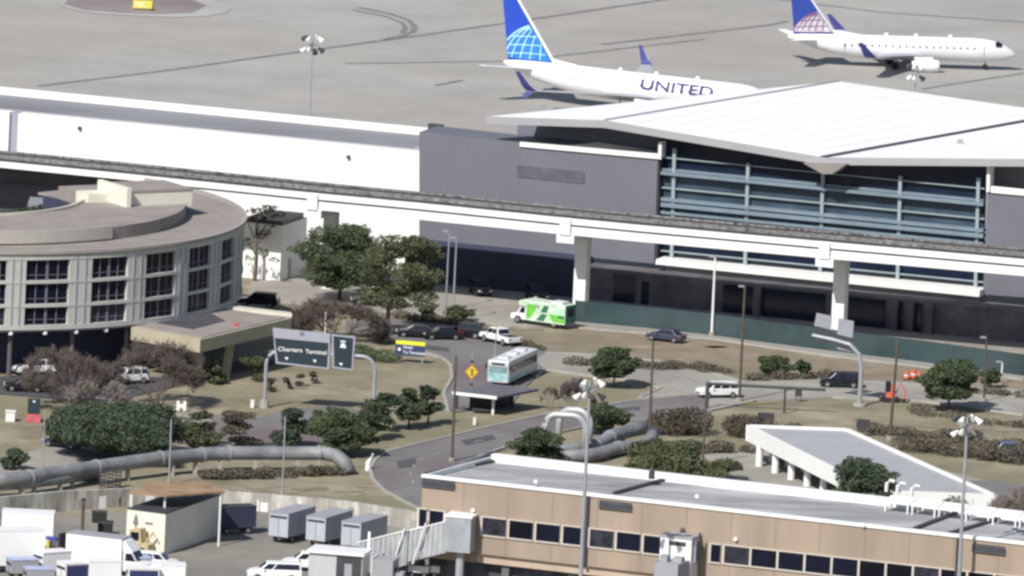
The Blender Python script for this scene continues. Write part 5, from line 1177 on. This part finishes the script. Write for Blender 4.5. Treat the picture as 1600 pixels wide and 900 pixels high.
# dark ladder-like screens by the pipe
for i, x in enumerate((160, 172, 184)):
    q = P(x, 768-i*3); o = emp('lattice_frame', q, 'dark ladder frame under the long pipe, %s of three' % ('left', 'middle', 'right')[i], 'frame', 'dark ladder frames')
    b = MB(); b.bx(q.x-.35, q.x-.25, q.y-.1, q.y+.1, 0, 2.2).bx(q.x+.25, q.x+.35, q.y-.1, q.y+.1, 0, 2.2)
    b.build('side_rail', dsteel_m, o); b = MB()
    for k in range(6): b.bx(q.x-.249, q.x+.249, q.y-.08, q.y+.08, .2+k*.35, .38+k*.35)
    b.build('rungs', dsteel_m, o)

# ---------------------------------------------------------------- vegetation
def leaves(mb, c, rx, ry, rz, n, s, rnd, shell=.5):
    for _ in range(n):
        while True:
            v = Vector((rnd.uniform(-1, 1), rnd.uniform(-1, 1), rnd.uniform(-1, 1)))
            if .05 < v.length < 1: break
        v = v.normalized()*(shell+(1-shell)*rnd.random()**.6)
        p = c+Vector((v.x*rx, v.y*ry, v.z*rz)); a_ = Vector((rnd.gauss(0, 1), rnd.gauss(0, 1), rnd.gauss(0, .8))).normalized(); b_2 = a_.orthogonal().normalized(); k = s*rnd.uniform(.6, 1.3)
        b_2 = (Matrix.Rotation(rnd.uniform(0, 6.3), 3, a_) @ b_2); a2 = a_.cross(b_2)
        q = len(mb.v); mb.v += [p-b_2*k, p+a2*k*.6, p+b_2*k, p-a2*k*.6]; mb.f.append([q, q+1, q+2, q+3]); mb.mi.append(0)
def tree(x, y, ytop, wpx, leaf, label, seed=1, cb=.3, nb=None, dens=1., name='tree', group=None, cat='tree', s=.165, trunk=True, sub=1., dx=0):
    rnd = random.Random(seed); base = P(x, y); h = hgt(base, ytop); w_ = wpx/13./2
    o = emp(name, base, label, cat, group)
    cz0 = h*cb; ch = (h-cz0)
    if trunk:
        tk = MB(); tk.tube([base, base+Vector((.1, 0, h*.3)), base+Vector((-.1, .1, h*.62)), base+Vector((0, 0, h*.85))], [.05+h*.022, h*.02, h*.012, .03], 7)
        for i in range(6):
            t = rnd.uniform(0, 6.3); z = h*rnd.uniform(.3, .6); p = base+Vector((0, 0, z)); tk.tube([p, p+Vector((math.cos(t)*w_*.4, math.sin(t)*w_*.4, ch*.2)), p+Vector((math.cos(t)*w_*.7, math.sin(t)*w_*.7, ch*.33))], [h*.01, h*.007, .02], 5)
        tk.build('trunk', bark_m, o)
    nb = nb or max(7, int(w_*3.2)); b = MB()
    for i in range(nb):
        t = rnd.uniform(0, 6.3); f = rnd.random()**.5; zz = rnd.random()
        env = math.sin(math.pi*(.18+.72*zz))
        r_ = rnd.uniform(.28, .46)*w_*sub
        c = base+Vector((math.cos(t)*f*(w_-r_)*env, math.sin(t)*f*(w_-r_)*env, cz0+r_*.7+zz*max(.1, ch-1.5*r_)))
        leaves(b, c, r_, r_, r_*.75, int(55*dens*r_*r_/(s*s)*.13*4/1.0), s, rnd)
        for _ in range(3):
            v = Vector((rnd.gauss(0, 1), rnd.gauss(0, 1), rnd.gauss(0, .7))).normalized(); r3 = r_*rnd.uniform(.3, .5)
            leaves(b, c+Vector((v.x, v.y, v.z*.8))*r_*1.05, r3, r3, r3*.7, int(30*dens*r3*r3/(s*s)*.5), s, rnd, .2)
    mx = np.percentile([v.z for v in b.v], 99.5); xm = np.percentile([v.x for v in b.v], 2); xM = np.percentile([v.x for v in b.v], 98)
    kx = 2*w_/(xM-xm); xo = (xm+xM)/2; z0_ = min(v.z for v in b.v); kz = (h-cz0)/(mx-z0_)
    for i in range(0, len(b.v), 4):
        cc = (b.v[i]+b.v[i+2])/2; nc = Vector((base.x+dx/13+(cc.x-xo)*kx, base.y+(cc.y-base.y)*kx, cz0+(cc.z-z0_)*kz)); dv = nc-cc
        for j in range(4): b.v[i+j] = b.v[i+j]+dv
    b.build('crown', LEAF[leaf], o, fix=False)
    return o
GT = 'broadleaf trees around the site'
tree(530, 470, 352, 112, 0, 'large dark green tree at the centre left, in front of the white wall', 1, .15, 40, .34, group=GT, sub=.75)
tree(604, 525, 368, 112, 1, 'tall olive pine with a long bare trunk, right of the large dark tree', 2, .26, 30, .42, group=GT, sub=.6, dx=18)
tree(398, 440, 312, 75, 0, 'thin airy tree between the curved hotel and the small white annex', 3, .25, 16, .15, group=GT, sub=.5)
tree(178, 716, 636, 152, 2, 'huge round dark green bush tree at lower left', 4, .02, 34, .8, group=GT)
tree(312, 700, 645, 52, 1, 'olive bush right of the huge dark bush', 5, .02, 14, .85, group=GT, sub=.85); tree(372, 700, 643, 46, 3, 'thin olive brown bush left of the thin pale pole', 6, .02, 12, .7, group=GT, sub=.85)
tree(455, 700, 640, 50, 2, 'dark green bush directly above the long grey pipe', 7, .02, 12, .6, group=GT); tree(533, 712, 642, 82, 0, 'dense dark tree at the tip of the loop road', 8, .03, 16, .9, group=GT)
TG = 'row of small round street trees'
for i, (x, y, yt, w_, t) in enumerate(((578, 688, 626, 40, 'first from the left'), (606, 674, 616, 36, 'second from the left'), (638, 670, 607, 40, 'third from the left'), (668, 665, 602, 38, 'rightmost'))): tree(x, y, yt, w_, 2 if i % 2 else 0, 'small round street tree in the row of four, '+t, 10+i, .18, 9, .8, group=TG)
tree(958, 606, 545, 62, 0, 'round dark tree standing alone on the grass island', 20, .2, 12, 1, group=GT); tree(1481, 642, 565, 70, 0, 'round dark tree standing alone on the dry field at right', 21, .2, 14, 1, group=GT)
tree(1547, 606, 576, 30, 0, 'small dark round tree near the right end of the fence', 22, .12, 7, .9, group=GT)
for i, (x, y, yt, w_, t) in enumerate(((1212, 588, 558, 46, 'wider left shrub of a pair on the brown verge'), (1251, 590, 562, 28, 'narrower right shrub of a pair on the brown verge'), (668, 500, 478, 26, 'small round shrub at the foot of the lamp post pair'), (716, 502, 478, 42, 'wide olive shrub right of the lamp post pair'), (335, 600, 560, 32, 'green shrub between the tan canopy pillars'), (395, 596, 558, 34, 'green shrub right of the tan canopy'), (22, 735, 702, 36, 'spiky dark shrub at far left above the pipe'), (350, 500, 430, 1, 'x'))):
    if t != 'x': tree(x, y, yt, w_, 0 if i < 2 else (1 if i != 6 else 2), t, 30+i, .02, 7, .8, 'shrub', 'shrubs', 'shrub', trunk=False)
cx_, cy_ = proj(tuple(P(42, 338, 12))[:2]+(0,)); tree(cx_, cy_, 324, 75, 2, 'green tree top inside the hotel courtyard', 41, .5, 10, .8, group=GT).location += Vector((0, 0, 0))
tree(945, 680, 632, 60, 0, 'dark tree behind the pipe loops', 42, .05, 10, .8, group=GT); tree(838, 726, 668, 66, 0, 'dark green bush in front of the square pipe loops', 43, .02, 14, .7, group=GT, sub=.85)
tree(1035, 745, 694, 88, 1, 'green bush behind the tan roof below the reddish hedge', 44, .02, 13, .8, group=GT); tree(1118, 752, 719, 66, 1, 'low feathery green bush behind the tan roof, right of the taller one', 45, .02, 10, .6, group=GT, sub=.8)
tree(1347, 836, 720, 78, 2, 'spiky green tree at the near corner of the pavilion roof', 49, .1, 22, .7, group=GT, sub=.9); tree(1520, 848, 778, 90, 3, 'sparse low shrub under the pavilion near corner at right', 47, .02, 8, .3, group=GT, sub=.7)
def hedge(px, w_, h, leaf, label, seed, dens=.8, s=.15, ragged=.3):
    rnd = random.Random(seed); Q = [P(x, y) for x, y in px]; o = emp('hedge', Q[0], label, 'hedge', 'hedges and planted strips'); b = MB()
    for i in range(len(Q)-1):
        L = (Q[i+1]-Q[i]).length; n = max(1, int(L/(w_*.5)))
        for j in range(n):
            c = Q[i].lerp(Q[i+1], (j+rnd.random())/n)+Vector((rnd.uniform(-.2, .2)*w_, rnd.uniform(-.4, .4)*w_, 0)); hh2 = h*rnd.uniform(1-ragged, 1+ragged)
            leaves(b, c+Vector((0, 0, hh2*.5)), w_*.55, w_*.55, hh2*.52, int(26*dens*w_*hh2/(s*s)*.14), s, rnd, .4)
    b.build('foliage', LEAF[leaf], o, fix=False); b = MB()
    for i in range(6): c = Q[0].lerp(Q[-1], i/5.); c = Q[min(len(Q)-1, int(i/5.*(len(Q)-1)))]; b.tube([c, c+Vector((0, 0, h*.6))], .06, 5)
    b.build('stem', bark_m, o); return o
hedge([(1030, 678), (1075, 682), (1120, 684), (1165, 686)], 5., 3.4, 4, 'tall reddish brown hedge left of the pavilion', 50)
hedge([(1060, 706), (1110, 706), (1170, 708)], 2.4, 1.2, 3, 'low grey hedge in front of the tall reddish hedge', 51)
hedge([(318, 750), (400, 746), (470, 744), (540, 744)], 2.2, 1.1, 3, 'low grey green hedge below the long pipe', 52)
hedge([(880, 570), (980, 573), (1060, 578), (1150, 586)], 3., .9, 3, 'low scrub strip on the brown verge behind the round tree', 53, .7)
hedge([(1170, 595), (1300, 592), (1340, 594)], 2.5, .8, 3, 'low scrub strip below the pair of verge shrubs', 54, .6)
hedge([(1150, 668), (1240, 672)], 2, .8, 3, 'short scrub strip behind the left end of the pavilion roof', 55, .6)
hedge([(1340, 672), (1400, 680), (1500, 690), (1600, 704)], 3.2, 1.0, 3, 'long ragged brown strip in the dry field, upper one', 56, .7, ragged=.45)
hedge([(1420, 700), (1480, 712), (1540, 720), (1620, 726)], 4.5, 1.6, 3, 'long ragged grey strip behind the pavilion, lower one', 57, .7, ragged=.4)
hedge([(1430, 645), (1470, 652), (1540, 660), (1610, 668)], 2.8, .8, 3, 'ragged brown strip beneath the lone tree on the right', 58, .6, ragged=.5)
hedge([(1500, 612), (1600, 622)], 2.4, .8, 3, 'short scrub strip at the right edge above the road', 59, .5)
hedge([(620, 497), (660, 503), (740, 510)], 2.0, .9, 3, 'dark low hedge behind the black cars', 60, .8)
hedge([(545, 556), (585, 565), (618, 568)], 4, 1.5, 0, 'dark green ground hedge between the gantry sign and the yellow topped sign', 61, .8)
hedge([(90, 655), (150, 662), (210, 660), (300, 668)], 3, 1.6, 1, 'scraggly hedge under the bare trees in front of the hotel', 62, .6, ragged=.4)
hedge([(800, 735), (880, 742), (960, 750)], 3.2, 1.3, 3, 'brown scrub directly behind the tan building parapet', 63, .7)
hedge([(1400, 785), (1500, 795), (1600, 808)], 2.4, 1.2, 3, 'scrub strip between the pavilion and the tan roof', 64, .6)
hedge([(810, 540), (850, 548)], 1.6, .7, 3, 'short scrub strip right of the white pickup', 65, .6)
for i, (x, y, m_) in enumerate(((449, 608, 'left reddish'), (468, 604, 'middle dark'), (490, 600, 'right reddish'), (423, 612, 'leftmost dark'))): tree(x, y, y-20, 15, 4, 'tiny %s lawn shrub below the gantry sign' % m_, 70+i, 0, 4, .9, 'shrub', 'shrubs', 'shrub', trunk=False)
def bare(x, y, ytop, wpx, label, mt=twig_m, seed=1, stems=3, lv=8, group='bare leafless trees'):
    rnd = random.Random(seed); base = P(x, y); h = hgt(base, ytop); o = emp('bare_tree', base, label, 'tree', group); w_ = wpx/13./2
    tk = MB(); tw = MB()
    def br(p, d, L, r, k):
        q = p+d*L; (tk if k < 3 else tw).tube([p, q], [r, r*.72], 4 if k < 3 else 3, False)
        if k >= lv: return
        for i in range(3 if (k in (1, 3, 4)) else 2):
            a_ = d.orthogonal().normalized(); a_ = Matrix.Rotation(rnd.uniform(0, 6.3), 3, d) @ a_
            nd = (d+a_*rnd.uniform(.3, .75)+Vector((0, 0, .03))).normalized(); nd.x *= (1+w_/h*.25); nd.normalize()
            br(q, nd, L*rnd.uniform(.68, .9), max(.03, r*.66), k+1)
    for i in range(stems):
        t = 6.28*i/stems+rnd.random(); d = Vector((math.cos(t)*.5*w_/h*2, math.sin(t)*.5*w_/h*2, 1)).normalized()
        br(base+Vector((math.cos(t)*.2, math.sin(t)*.2, 0)), d, h*.235, h*.02, 0)
    tips = [tw.v[i] for i in range(0, len(tw.v), 6)]
    for q in rnd.sample(tips, min(len(tips), 1500)):
        for _ in range(2):
            d = ((q-base).normalized()+Vector((rnd.gauss(0, .5), rnd.gauss(0, .5), rnd.gauss(.1, .4)))).normalized(); tw.tube([q, q+d*h*rnd.uniform(.06, .14)], [.03, .018], 3, False)
    # fit to the measured size
    allv = tk.v+tw.v; mx = max(v.z for v in allv); rx = np.percentile([abs(v.x-base.x) for v in allv], 93); kz = h/mx; kx = w_/rx
    for v in allv: v.z *= kz; v.x = base.x+(v.x-base.x)*kx; v.y = base.y+(v.y-base.y)*kx
    tk.build('trunk', bark_m if mt is twig_m else twig2_m, o, fix=False); tw.build('crown', mt, o, fix=False); return o
bare(110, 640, 537, 130, 'broad leafless tree in front of the hotel at left', twig_m, 1, 4); bare(150, 650, 585, 90, 'lower leafless tree between the two broad ones', twig2_m, 5, 4)
bare(245, 635, 528, 128, 'broad leafless tree in front of the hotel, near the tan canopy', twig_m, 2, 4); bare(527, 535, 460, 140, 'wide purple brown leafless tree behind the green gantry sign', twig_m, 3, 5)
bare(1578, 850, 752, 60, 'leafless shrub tree at the lower right edge', twig2_m, 4, 4)
bare(860, 640, 603, 26, 'thin leafless sapling left of the floodlight mast top', twig_m, 6, 2, 5); bare(895, 655, 590, 36, 'tall thin leafless tree behind the pipe loops', twig_m, 7, 3, 6)
